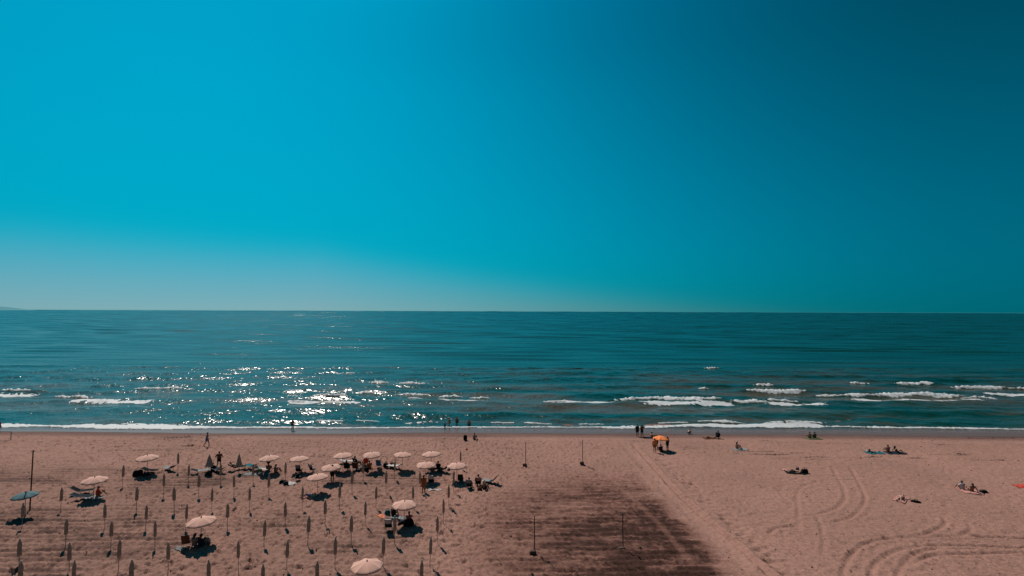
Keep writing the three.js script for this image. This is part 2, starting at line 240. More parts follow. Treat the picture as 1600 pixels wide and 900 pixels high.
function ripples(n, T, count, lmin, lmax, slope, s0) {   // tiling normal map of wind ripples
  seed = s0; const W = [], H = new Float32Array(n * n), d = new Float32Array(n * n * 4); let sum = 0;
  for (let k = 0; k < count; k++) {
    const L = lmin * Math.pow(lmax / lmin, Math.pow(rnd(), 0.8)), a = (rnd() + rnd() + rnd() - 1.5) * 2.4, i = Math.round(Math.sin(a) * T / L), j = Math.round(Math.cos(a) * T / L); if (!i && !j) continue;
    const amp = Math.pow(L, 0.95) * rr(0.5, 1.3), kk = 6.2832 * Math.hypot(i, j) / T; sum += amp * amp * kk * kk / 2; W.push([i, j, rr(0, 6.2832), amp]);
  }
  const g = slope / Math.sqrt(sum);
  const sx = new Float32Array(n * n), sz = new Float32Array(n * n), S = new Float32Array(n * 4), tab = []; for (let k = 0; k < n; k++) tab.push(Math.cos(6.2832 * k / n));
  for (const [i, j, p, amp] of W) { const off = Math.round(p / 6.2832 * n), A = g * amp * 6.2832 / T; for (let y = 0; y < n; y++) { let q = (((j * y + off) % n) + n) % n; const st = ((i % n) + n) % n; for (let x = 0; x < n; x++) { const c = tab[q] * A, o = y * n + x; sx[o] += c * i; sz[o] += c * j; q += st; if (q >= n) q -= n; } } }
  for (let o = 0; o < n * n; o++) { let nx = -sx[o], ny = -sz[o]; const l = 1 / Math.hypot(nx, ny, 1); d[4 * o] = nx * l * 0.5 + 0.5; d[4 * o + 1] = ny * l * 0.5 + 0.5; d[4 * o + 2] = l * 0.5 + 0.5; d[4 * o + 3] = 1; }
  const t = new THREE.DataTexture(d, n, n, THREE.RGBAFormat, THREE.FloatType); t.wrapS = t.wrapT = THREE.RepeatWrapping; t.magFilter = THREE.LinearFilter; t.needsUpdate = true; return t;
}
const TILE = 25;
const waterMat = new THREE.MeshPhysicalMaterial({ color: 0xffffff, vertexColors: true, roughness: 0.19, ior: 1.333, normalMap: ripples(1024, TILE, 150, 0.16, 1.6, 0.125, 77) });
{
  const fan = (half, step, grow) => { const r = []; let x = 0, q = step; while (x < half) { r.push(x); x += q; } while (x < 26000) { r.push(x); q *= grow; x += q; } return [...r.slice(1).map((v) => -v).reverse(), ...r]; };
  const tint = (x, z, c) => {                            // silt stirred up by the surf, in streaks along the shore
    const d = -z, silt = clamp((1 - sst(80, 185, d + 40 * (fbm(x * 0.03, z * 0.05, 3) - 0.5))) * sst(0.3, 0.8, fbm(x * 0.045 + 7, z * 0.33, 3)) * 1.1, 0, 1), k = 0.85 + 0.3 * fbm(x * 0.008, z * 0.03, 3);
    const wash = sst(74.5, 71.5, d);                    // ankle-deep water over the sand
    c[0] = lerp(lerp(0.002, 0.058, silt) * k, 0.12, wash); c[1] = lerp(lerp(0.022, 0.044, silt) * k, 0.072, wash); c[2] = lerp(lerp(0.01, 0.024, silt) * k, 0.058, wash);
  };
  const uv = (x, z, t) => { const w = 5 * fbm(x * 0.011 + 3, z * 0.011, 2); t[0] = (x + w) / TILE; t[1] = (z + 0.7 * w) / TILE; };
  const near = [], far = []; let z = -68.2, t = 0.3; while (z > -152) { near.push(z); z -= t; } near.push(-152);
  z = -149; while (z > -24000) { far.push(z); z -= 1.45 * seaScale(-z); }
  struct('sea', mergeGeometries([gridMesh(fan(168, 0.4, 1.06), near, seaHeight, tint, uv), gridMesh(fan(1500, 12, 1.12), far, (x, z) => seaHeight(x, z) - 0.06 * sst(-153, -149, z), tint, uv)]), waterMat);
}
// foam: lumpy sheets of broken water riding on the crests
const foamMat = new THREE.MeshStandardMaterial({ color: lin(0.4, 0.385, 0.385), roughness: 0.7, side: THREE.DoubleSide });
function foamSheet(xa, xb, za, zb, sx, sz, mask, rise) {
  const xs = range(xa, xb, sx), zs = range(za, zb, sz), nx = xs.length, M = [];
  const g = gridMesh(xs, zs, (x, z) => { const m = mask(x, z); M.push(m); return Math.max(seaHeight(x, z), -5) + 0.015 + rise * clamp(m * 1.6, 0, 1) * (0.3 + 0.9 * vn(x * 3.3, z * 2.7)); });
  const I = [], id = g.index.array; for (let k = 0; k < id.length; k += 3) if ((M[id[k]] > 0) + (M[id[k + 1]] > 0) + (M[id[k + 2]] > 0) >= 2) I.push(id[k], id[k + 1], id[k + 2]);
  const map = new Map(), P = [], N = [], p = g.attributes.position, n = g.attributes.normal, J = I.map((v) => { if (!map.has(v)) { map.set(v, P.length / 3); P.push(p.getX(v), p.getY(v), p.getZ(v)); N.push(n.getX(v), n.getY(v), n.getZ(v)); } return map.get(v); });
  const o = new THREE.BufferGeometry(); o.setAttribute('position', new THREE.Float32BufferAttribute(P, 3)); o.setAttribute('normal', new THREE.Float32BufferAttribute(N, 3)); o.setIndex(J); return o;
}
const foamList = [];
foamRows.forEach((f, n) => {
  const near = f[2] > -80, wd = (near ? 0.4 : 0.78) * (0.4 + 0.9 * f[3]) * (f[1] < 20 ? 0.58 : 1), L = f[1] - f[0];
  const g = foamSheet(f[0] - 2, f[1] + 2, f[2] + 3.2, f[2] - 5.5, 0.17, 0.28, (x, z) => {
    const dz = z - foamZ(f, x), e = sst(f[0] - 2, f[0] + Math.min(3, L * 0.3), x) * sst(f[1] + 2, f[1] - Math.min(3, L * 0.3), x), wv = wd * e * (0.1 + 1.9 * sst(0.2, 0.8, fbm(x * 0.25 + n * 9, 1.7, 4)));
    const front = sst(0.7 * wv + 0.15, 0.2 * wv, dz), back = sst(-1.9 * wv - 0.3, -0.5 * wv, dz);
    return front * back * e * 1.15 - 0.3 - 1.2 * sst(0.28, 0.7, 0.55 * fbm(x * 0.7 + n * 31, z * 1.8, 3) + 0.45 * vn(x * 2.7 + n * 5, z * 3.3)) * (0.5 + 0.9 * sst(0.2 * wd, -1.6 * wd, dz));
  }, near ? 0.14 : 0.3);
  if (g.index.count) foamList.push(g);
});
const shoreFoam = [[-100,-73.4],[-78,-73.17],[-67.8,-72.71],[-58,-72.65],[-48,-72.2],[-38.3,-71.95],[-28.8,-72.25],[-19.2,-72.4],[-9.6,-72.73],[0,-73.07],[9.8,-73.2],[19.7,-73.4],[29.6,-73.7],[39.5,-73.8],[49.4,-73.9],[59.2,-73.9],[68.4,-73.23],[77.7,-72.77],[100,-72.6]];
const shoreZ = (x) => { let k = 0; while (k < shoreFoam.length - 2 && shoreFoam[k + 1][0] < x) k++; const a = shoreFoam[k], b = shoreFoam[k + 1]; return lerp(a[1], b[1], sst(a[0], b[0], x)) - 0.35 + 1.5 * (fbm(x * 0.08, 9, 4) - 0.5); };
foamList.push(foamSheet(-99, 99, -70.2, -78, 0.15, 0.2, (x, z) => {
  const dz = z - shoreZ(x), bold = lerp(1.15, 0.75, sst(-60, 10, x)), wv = (0.4 + 1.05 * sst(0.25, 0.75, fbm(x * 0.1 + 3, 5, 4))) * bold;
  const front = sst(wv, wv * 0.75, dz), back = sst(-1.25 * wv, -0.5 * wv, dz);
  return front * back * 1.1 - 0.14 - 1.0 * sst(0.3, 0.72, 0.6 * fbm(x * 0.8, z * 1.7, 3) + 0.4 * vn(x * 3.1, z * 3.7)) * (0.35 + 0.8 * sst(0.5 * wv, -wv, dz) + 0.35 * sst(0.4 * wv, wv, dz) + 0.7 * sst(12, 22, x) * (1 - sst(48, 62, x)));
}, 0.1));
{ // lacy trails left behind the breakers
  const trail = (xa, xb, z, w, s) => foamList.push(foamSheet(xa, xb, z + w, z - w, 0.2, 0.3, (x, q) => { const e = sst(xa, xa + 5, x) * sst(xb, xb - 5, x) * (1 - ((q - z) / w) ** 2); return e * s - 0.75 - 0.5 * fbm(x * 0.5, q * 1.1, 3) + 0.55 * vn(x * 2.6, q * 3.4); }, 0.02));
  trail(4, 24, -93.5, 2.2, 1); trail(22, 46, -92.5, 2.4, 0.95); trail(46, 64, -92.6, 2, 1); trail(-46, -26, -92.6, 2.2, 0.95); trail(-18, -2, -94.5, 2, 0.9); trail(66, 98, -96.8, 2.2, 0.95); trail(-88, -66, -92.5, 2.4, 0.9); trail(-112, -96, -99, 2.5, 1); trail(100, 124, -104, 2.4, 0.95); trail(20, 52, -74.9, 1.7, 1.15);
}
{ const g = mergeGeometries(foamList); struct('sea_foam', g, foamMat, 'stuff', 'white foam of the small breakers along the beach'); }
// wet sand: the film of water left by the last wave
{
  const wet = new THREE.MeshPhysicalMaterial({ color: lin(0.1, 0.058, 0.047), roughness: 0.38, ior: 1.333 });
  const edge = (x) => -69.3 + (x > 0 ? x * 0.012 : 0) + 1.5 * (fbm(x * 0.07, 4.4, 4) - 0.5);
  const xs = range(-110, 110, 0.5), P = [], I = [], n = 9;
  xs.forEach((x, k) => { const a = edge(x); for (let j = 0; j < n; j++) { const z = lerp(a, -75, j / (n - 1)); P.push(x, beachBase(z) + 0.02 + 0.004 * j, z); } if (k) for (let j = 0; j < n - 1; j++) { const p = (k - 1) * n + j, q = k * n + j; I.push(p, q, p + 1, q, q + 1, p + 1); } });
  const g = new THREE.BufferGeometry(); g.setAttribute('position', new THREE.Float32BufferAttribute(P, 3)); g.setIndex(I); g.computeVertexNormals();
  struct('wet_sand', g, wet);
}
// far headland on the horizon, its colour painted blue-teal to stand in for haze
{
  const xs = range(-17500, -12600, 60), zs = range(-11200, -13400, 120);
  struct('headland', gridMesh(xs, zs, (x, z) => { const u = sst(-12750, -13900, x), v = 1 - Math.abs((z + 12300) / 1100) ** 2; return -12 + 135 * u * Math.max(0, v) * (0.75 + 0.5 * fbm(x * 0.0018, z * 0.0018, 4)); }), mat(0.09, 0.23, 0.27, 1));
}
// ---------------------------------------------------------------- beach umbrellas
const M = {
  pole: mat(0.20, 0.17, 0.15, 0.5), steel: mat(0.12, 0.12, 0.12, 0.45, { metalness: 0.6 }), finial: mat(0.05, 0.035, 0.03, 0.6), rib: mat(0.2, 0.16, 0.13, 0.6),
  cream: new THREE.MeshPhysicalMaterial({ color: lin(0.52, 0.275, 0.21), roughness: 0.95, side: THREE.DoubleSide, transmission: 0.1, thickness: 0 }), taupe: mat(0.38, 0.275, 0.21, 0.95), strap: mat(0.22, 0.17, 0.13, 0.9), wood: mat(0.09, 0.055, 0.04, 0.85),
  orange: mat(0.72, 0.2, 0.07, 0.8), bluegrey: mat(0.09, 0.14, 0.15, 0.8), white: mat(0.42, 0.37, 0.35, 0.9), alu: mat(0.09, 0.09, 0.09, 0.5, { metalness: 0.3 }),
  navy: mat(0.018, 0.024, 0.034, 0.9), black: mat(0.01, 0.01, 0.011, 0.9), darkgreen: mat(0.014, 0.024, 0.018, 0.9), teal: mat(0.015, 0.1, 0.12, 0.85), blue: mat(0.04, 0.14, 0.3, 0.85), coral: mat(0.5, 0.17, 0.09, 0.9), pink: mat(0.4, 0.18, 0.15, 0.9), paleblue: mat(0.19, 0.185, 0.185, 0.9), brown: mat(0.12, 0.05, 0.03, 0.85), red: mat(0.4, 0.05, 0.035, 0.85), yellow: mat(0.6, 0.38, 0.06, 0.7), grey: mat(0.18, 0.18, 0.18, 0.9), rust: mat(0.3, 0.1, 0.035, 0.85), olive: mat(0.09, 0.1, 0.05, 0.9),
};
const gy = (x, z) => hGrid(x, z);
function foldedCanopy(y0, y1, rTop, rMax, rEnd, folds, seedN) {          // pleated cloth gathered round its pole
  const n = 64, rows = 26, P = [], I = [];
  for (let j = 0; j <= rows; j++) {
    const t = j / rows, y = lerp(y1, y0, t), r = lerp(rTop, rMax, rMax > 0.2 ? Math.pow(t, 0.85) : sst(-0.05, 0.3, t) * (0.85 + 0.15 * t)) + (rEnd - rMax) * sst(0.85, 1, t), tie = 1 - 0.12 * Math.exp(-(((t - 0.62) / 0.05) ** 2));
    for (let i = 0; i <= n; i++) { const a = i / n * 6.2832, pl = 1 - 0.3 * sst(0, 0.2, t) * (0.5 + 0.5 * Math.cos(folds * a + 0.9 * t)) + 0.08 * (vn(Math.cos(a) * 3 + seedN, Math.sin(a) * 3 + t * 5) - 0.5), q = r * tie * pl; P.push(Math.cos(a) * q, y + (j === rows ? 0.03 * Math.cos(folds * a + 1) : 0), Math.sin(a) * q); }
  }
  for (let j = 0; j < rows; j++) for (let i = 0; i < n; i++) { const a = j * (n + 1) + i, b = a + n + 1; I.push(a, a + 1, b, a + 1, b + 1, b); }
  const g = new THREE.BufferGeometry(); g.setAttribute('position', new THREE.Float32BufferAttribute(P, 3)); g.setIndex(I); g.computeVertexNormals(); return g;
}
function closedUmbrella(g, variant) {
  part('pole', tube([0, -0.3, 0], [0, 2.0, 0], 0.021), M.pole, g);
  part('canopy', foldedCanopy(0.9, 1.99, 0.03, 0.122, 0.1, 8, variant * 3.7), M.taupe, g);
  part('strap', new THREE.TorusGeometry(0.105, 0.012, 6, 20).rotateX(Math.PI / 2).translate(0, 1.31, 0), M.strap, g);
  part('finial', new THREE.SphereGeometry(0.042, 10, 8).scale(1, 1.1, 1).translate(0, 2.02, 0), M.white, g);
}
const variants = [];
closedAt.forEach(([x, z], k) => {
  const v = k % 4; let o;
  if (!variants[v]) { o = variants[v] = thing('closed_umbrella', '', 'umbrella', [0, 0, 0]); closedUmbrella(o, v); }
  else { o = variants[v].clone(); o.name = numbered('closed_umbrella'); scene.add(o); }
  o.position.set(x, gy(x, z) - 0.02, z); o.rotation.set(rr(-0.035, 0.035), rr(0, 6.28), rr(-0.04, 0.04)); const s = rr(0.95, 1.05), f = rr(0.85, 1.1); o.scale.set(s * f, s, s * f);
  o.userData = { label: 'closed taupe beach umbrella strapped upright in the rows on the raked sand', category: 'umbrella', group: 'closed umbrellas standing in rows' };
});
[[-32.29, -51.49, 'half-folded taupe umbrella with a wide skirt beside the standing person in dark shorts'], [-29.36, -51.92, 'half-folded taupe umbrella with a narrow skirt between two dark loungers']].forEach(([x, z, label], k) => {
  const o = thing('half_folded_umbrella', label, 'umbrella', [x, gy(x, z) - 0.02, z]);
  part('pole', tube([0, -0.3, 0], [0, 2.06, 0], 0.021), M.pole, o);
  part('canopy', foldedCanopy(0.86, 2.06, 0.03, k ? 0.33 : 0.4, k ? 0.36 : 0.44, 8, 5 + k), M.taupe, o);
  part('finial', new THREE.SphereGeometry(0.03, 10, 8).translate(0, 2.09, 0), M.finial, o);
});
function panelGeo(R, rim, apex, k, val) {                                 // one gore of an eight-rib canopy with its hanging edge
  const P = [], I = [], n = 8, m = 8, a0 = k * Math.PI / 4, a1 = a0 + Math.PI / 4;
  for (let j = 0; j <= n + 1; j++) for (let i = 0; i <= m; i++) {
    const t = Math.min(1, j / n), u = i / m, r = R * lerp(0.03, 1, t), ax = Math.cos(a0) * (1 - u) + Math.cos(a1) * u, az = Math.sin(a0) * (1 - u) + Math.sin(a1) * u, sag = 4 * u * (1 - u);
    const y = lerp(apex, rim, Math.pow(t, 1.12)) - 0.05 * sag * t * t + 0.04 * Math.sin(Math.PI * t); P.push(ax * r, j > n ? y - val : y, az * r);
  }
  for (let j = 0; j <= n; j++) for (let i = 0; i < m; i++) { const a = j * (m + 1) + i, b = a + m + 1; I.push(a, a + 1, b, a + 1, b + 1, b); }
  const g = new THREE.BufferGeometry(); g.setAttribute('position', new THREE.Float32BufferAttribute(P, 3)); g.setIndex(I); g.computeVertexNormals(); return g;
}
function openUmbrella(g, R, rim, apex, cloth, pole = M.pole) {
  part('pole', tube([0, -0.3, 0], [0, apex + 0.02, 0], 0.022), pole, g);
  for (let k = 0; k < 8; k++) part('canopy_panel', panelGeo(R, rim, apex, k, 0.07), cloth, g);
  for (let k = 0; k < 8; k++) { const a = k * Math.PI / 4, c = Math.cos(a), s = Math.sin(a), rb = part('rib', tube([c * 0.03, apex - 0.03, s * 0.03], [c * (R - 0.02), rim - 0.02, s * (R - 0.02)], 0.008, 0.006, 5), M.rib, g); part('strut', tube([c * 0.03, rim - 0.12, s * 0.03], [c * R * 0.5, (rim + apex) / 2 - 0.03, s * R * 0.5], 0.006, 0.006, 5), M.rib, rb); }
  part('finial', new THREE.SphereGeometry(0.045, 10, 8).scale(1, 1.3, 1).translate(0, apex + 0.04, 0), M.finial, g);
}
const openLabels = ['cream umbrella over the person in red beside two dark loungers', 'cream umbrella over dark bags with a lone towelled lounger beside it', 'cream umbrella over seated person with pale bag and dark low chairs', 'cream umbrella over two seated people among teal and grey bags', 'cream umbrella over two dark chairs with pale towels on their backs', 'cream umbrella over the person lying in blue shorts', 'cream umbrella over the person standing in black', 'cream umbrella over a seated person and a white-topped lounger', 'cream umbrella beside the blue deck chair and the thin hoop', 'cream umbrella over the lounger with a white towel', 'cream umbrella over a sitter between two dark loungers', 'cream umbrella over a dark chair, next to the person in rust-coloured wrap', 'cream umbrella with a white and blue bag hung from its rim', 'cream umbrella over the seated person by the dark green deck chair', 'cream umbrella with nobody under it, surrounded by closed umbrellas only'];
openAt.forEach(([x, z], k) => {
  const o = thing('open_umbrella', openLabels[k], 'umbrella', [x, gy(x, z) - 0.02, z], rr(0, 0.78), 'open cream umbrellas');
  if (k === 0) openUmbrella(o, 1.04, 1.66, 1.92, M.cream);
  else { const src = scene.children.find((c) => c.name === 'open_umbrella'); for (const c of src.children) o.add(c.clone()); o.scale.setScalar(rr(0.97, 1.03)); }
  o.rotation.x = rr(-0.05, 0.05); o.rotation.z = rr(-0.05, 0.05);
});
{ const p = [18.85, -60.83], o = thing('open_umbrella', 'bright orange umbrella standing alone with people around it', 'umbrella', [p[0], gy(...p) - 0.02, p[1]], 0.3); openUmbrella(o, 1.0, 1.5, 1.86, M.orange); o.rotation.z = -0.07; o.rotation.x = -0.05; }
{ const p = [-41.33, -41.2], o = thing('open_umbrella', 'small blue-grey umbrella beside the tall bare pole', 'umbrella', [p[0], gy(...p) - 0.02, p[1]], 0.2); openUmbrella(o, 0.92, 1.66, 1.92, M.bluegrey); o.rotation.z = 0.03; o.rotation.x = 0.02; }
// ---------------------------------------------------------------- posts, goal
postAt.forEach(([x, z], k) => {
  const h = k ? 2.65 : 5.2, o = thing(k ? 'court_post' : 'tall_pole', k ? 'thin dark post of the bare ball court set in a heap of sand' : 'tall bare wooden pole beside the blue-grey umbrella', k ? 'post' : 'pole', [x, gy(x, z) - 0.05, z], 0, k ? 'posts of the ball court' : undefined);
  part('shaft', tube([0, -0.4, 0], [k ? rr(-0.02, 0.02) : 0.03, h, 0], k ? 0.04 : 0.055, k ? 0.034 : 0.045, 10), M.wood, o);
  part('cap', new THREE.CylinderGeometry(k ? 0.042 : 0.055, k ? 0.042 : 0.055, 0.04, 10).translate(k ? 0 : 0.03, h, 0), M.finial, o);
  if (k) part('foot_weight', blobBox(0.5, 0.24, 0.34, k).translate(-0.12, 0.02, 0.1), M.wood, o);
  part('hook', new THREE.TorusGeometry(0.045, 0.009, 6, 12).translate(0, h - 0.25, 0.07), M.steel, o);
});
{ const x = -67.5, z = -64.8, o = thing('beach_goal', 'small low tubular goal frame near the waterline', 'goal', [x, gy(x, z), z]);
  part('goal_post', tube([0, -0.1, 0], [0, 1.05, 0], 0.045), M.steel, o); part('goal_post', tube([-2.2, -0.1, 0], [-2.2, 1.05, 0], 0.045), M.steel, o);
  part('crossbar', tube([0, 1.05, 0], [-2.2, 1.05, 0], 0.04), M.steel, o); part('ground_bar', merge([tube([0, 0.02, 0.75], [-2.2, 0.02, 0.75], 0.03), tube([0, 0.03, 0], [0, 0.03, 0.75], 0.03), tube([-2.2, 0.03, 0], [-2.2, 0.03, 0.75], 0.03)]), M.steel, o); }
// ---------------------------------------------------------------- loungers, chairs, bags, towels
function slingPiece(pts, w, th, m, name, g) {                              // a band of cloth along a profile in y, z
  const n = pts.length, P = [], I = [];
  for (let s = 0; s < 2; s++) for (let k = 0; k < n; k++) for (let i = 0; i <= 6; i++) { const u = i / 6 - 0.5; P.push(u * w, pts[k][0] - (s ? th : 0) - 0.02 * (1 - 4 * u * u), pts[k][1]); }
  for (let s = 0; s < 2; s++) for (let k = 0; k < n - 1; k++) for (let i = 0; i < 6; i++) { const a = s * n * 7 + k * 7 + i, b = a + 7; I.push(a, a + 1, b, a + 1, b + 1, b); }
  for (let k = 0; k < n - 1; k++) for (const i of [0, 6]) { const a = k * 7 + i, b = a + 7, c = a + n * 7, d = b + n * 7; I.push(a, b, c, b, d, c); }
  const gg = new THREE.BufferGeometry(); gg.setAttribute('position', new THREE.Float32BufferAttribute(P, 3)); gg.setIndex(I); gg.computeVertexNormals(); return part(name, gg, m, g);
}
const loungerProfile = (up) => [[0.34, 0.92], [0.33, 0.5], [0.33, 0.1], [0.34, -0.2], [0.34 + 0.2 * up, -0.45], [0.34 + 0.52 * up, -0.82]];
function lounger(x, z, turn, cloth, label, up = 0.8) {
  const g = thing('sun_lounger', label, 'lounger', [x, gy(x, z), z], turn, 'folding sun loungers');
  for (const s of [-1, 1]) {
    const fr = part('side_rail', merge([tube([s * 0.3, 0.35, 0.95], [s * 0.3, 0.35, -0.22], 0.016), tube([s * 0.3, 0.35, -0.22], [s * 0.3, 0.36 + 0.54 * up, -0.84], 0.016)]), M.alu, g);
    part('hinge', new THREE.CylinderGeometry(0.03, 0.03, 0.05, 10).rotateZ(Math.PI / 2).translate(s * 0.31, 0.35, -0.22), M.steel, fr);
    part('leg', merge([tube([s * 0.29, 0.35, 0.7], [s * 0.29, -0.03, 0.82], 0.014)]), M.alu, g); part('leg', tube([s * 0.29, 0.35, -0.1], [s * 0.29, -0.03, -0.3], 0.014), M.alu, g);
  }
  for (const [y, q] of [[0.35, 0.95], [0.36 + 0.54 * up, -0.84], [0, 0.82], [0, -0.3]]) part('cross_bar', tube([-0.3, y, q], [0.3, y, q], 0.013), M.alu, g);
  const pr = loungerProfile(up); slingPiece(pr.slice(0, 4), 0.57, 0.012, cloth, 'seat_sling', g); slingPiece(pr.slice(3), 0.57, 0.012, cloth, 'backrest_sling', g); return g;
}
function drape(o, up, m, label, from, to) {                               // towel lying along a lounger
  const g = thing('beach_towel', label, 'towel', o.position.toArray(), o.rotation.y), pr = loungerProfile(up).slice(from, to).map(([y, z]) => [y + 0.028, z]);
  slingPiece(pr, 0.66, 0.016, m, 'terry_cloth', g); const e = pr[pr.length - 1], b = pr[0]; for (const q of [b, e]) part('hem', tube([-0.33, q[0] - 0.02, q[1]], [0.33, q[0] - 0.02, q[1]], 0.012), m, g); return g;
}
function chair(x, z, turn, cloth, label, towel) {                          // low beach chair, sitter looks along +z of its own axes
  const g = thing('beach_chair', label, 'chair', [x, gy(x, z), z], turn, 'low beach chairs');
  for (const s of [-1, 1]) {
    part('leg', tube([s * 0.27, -0.03, 0.32], [s * 0.27, 0.46, -0.16], 0.013), M.alu, g); part('leg', tube([s * 0.27, -0.03, -0.34], [s * 0.27, 0.46, 0.22], 0.013), M.alu, g);
    part('back_frame', tube([s * 0.27, 0.28, -0.14], [s * 0.26, 0.98, -0.42], 0.013), M.alu, g);
    part('armrest', new THREE.BoxGeometry(0.05, 0.022, 0.46).translate(s * 0.29, 0.48, 0.02), M.finial, g);
  }
  for (const [y, q] of [[0.98, -0.42], [0.31, 0.28], [0, -0.33], [0, 0.31]]) part('cross_bar', tube([-0.27, y, q], [0.27, y, q], 0.013), M.alu, g);
  slingPiece([[0.33, 0.28], [0.29, 0.1], [0.27, -0.12]], 0.51, 0.012, cloth, 'seat_sling', g); slingPiece([[0.28, -0.14], [0.55, -0.27], [0.8, -0.36], [0.99, -0.42]], 0.51, 0.012, cloth, 'backrest_sling', g);
  if (towel) { const t = thing('beach_towel', towel[1], 'towel', [x, gy(x, z), z], turn); slingPiece([[0.62, -0.27], [0.85, -0.34], [1.03, -0.41], [1.0, -0.46], [0.8, -0.42], [0.68, -0.38]], 0.46, 0.014, towel[0], 'terry_cloth', t); part('hem', tube([-0.23, 0.6, -0.27], [0.23, 0.6, -0.27], 0.012), towel[0], t); }
  return g;
}
function blobBox(w, h, d, s) { const g = new THREE.BoxGeometry(w, h, d, 8, 8, 6), p = g.attributes.position; for (let k = 0; k < p.count; k++) { let x = p.getX(k) / w * 2, y = p.getY(k) / h * 2, z = p.getZ(k) / d * 2; const l = Math.pow(Math.abs(x) ** 4 + Math.abs(y) ** 4 + Math.abs(z) ** 4, 0.25), n = 1 + 0.16 * (vn(x * 2 + s, y * 2 + z * 1.7) - 0.5), top = 1 - 0.14 * sst(-0.4, 1, y); p.setXYZ(k, x / l * w / 2 * n * top, y / l * h / 2 * n + h / 2, z / l * d / 2 * n * top); } g.computeVertexNormals(); return g; }
function bag(x, z, turn, m, label, w = 0.5, h = 0.36, d = 0.24) {
  const g = thing('beach_bag', label, 'bag', [x, gy(x, z) - 0.015, z], turn, 'bags on the sand');
  part('body', blobBox(w, h, d, x), m, g); part('zip', tube([-w * 0.33, h * 0.97, 0], [w * 0.33, h * 0.97, 0], 0.014), M.steel, g);
  for (const s of [-1, 1]) part('handle', curve([[-w * 0.2, h * 0.75, s * d * 0.42], [-w * 0.16, h * 1.2, s * d * 0.3], [0, h * 1.36, s * d * 0.2], [w * 0.16, h * 1.2, s * d * 0.3], [w * 0.2, h * 0.75, s * d * 0.42]], 0.012, 20), m, g); return g;
}
function backpack(x, z, turn, m, label) {
  const g = thing('backpack', label, 'backpack', [x, gy(x, z) - 0.015, z], turn); part('body', blobBox(0.5, 0.72, 0.4, x), m, g); part('front_pocket', blobBox(0.36, 0.32, 0.16, x + 3).translate(0, 0.06, 0.2), m, g);
  for (const s of [-1, 1]) part('shoulder_strap', curve([[s * 0.12, 0.62, -0.18], [s * 0.16, 0.45, -0.3], [s * 0.14, 0.12, -0.2]], 0.02, 16), M.black, g); part('grab_loop', new THREE.TorusGeometry(0.05, 0.012, 6, 14).translate(0, 0.73, -0.05), M.black, g); return g;
}
function towel(x, z, turn, m, label, w = 0.95, l = 1.75, hemMat) {         // spread on the sand, slightly rumpled
  const t = thing('beach_towel', label, 'towel', [x, 0, z], turn), g = new THREE.BoxGeometry(w, 0.014, l, 12, 1, 20), p = g.attributes.position, c = Math.cos(turn), s = Math.sin(turn);
  for (let k = 0; k < p.count; k++) { const px = p.getX(k), pz = p.getZ(k), wx = x + px * c + pz * s, wz = z - px * s + pz * c; p.setX(k, px + 0.03 * Math.sin(pz * 4 + x)); p.setY(k, p.getY(k) + gy(wx, wz) + 0.03 + 0.035 * vn(wx * 4, wz * 4)); }
  g.computeVertexNormals(); part('terry_cloth', g, m, t);
  for (const e of [-1, 1]) { const wx = x + e * l / 2 * s, wz = z + e * l / 2 * c, q = gy(wx, wz) + 0.045; part('fringe', tube([-w / 2, q, e * l / 2], [w / 2, q, e * l / 2], 0.014), hemMat ?? m, t); } return t;
}
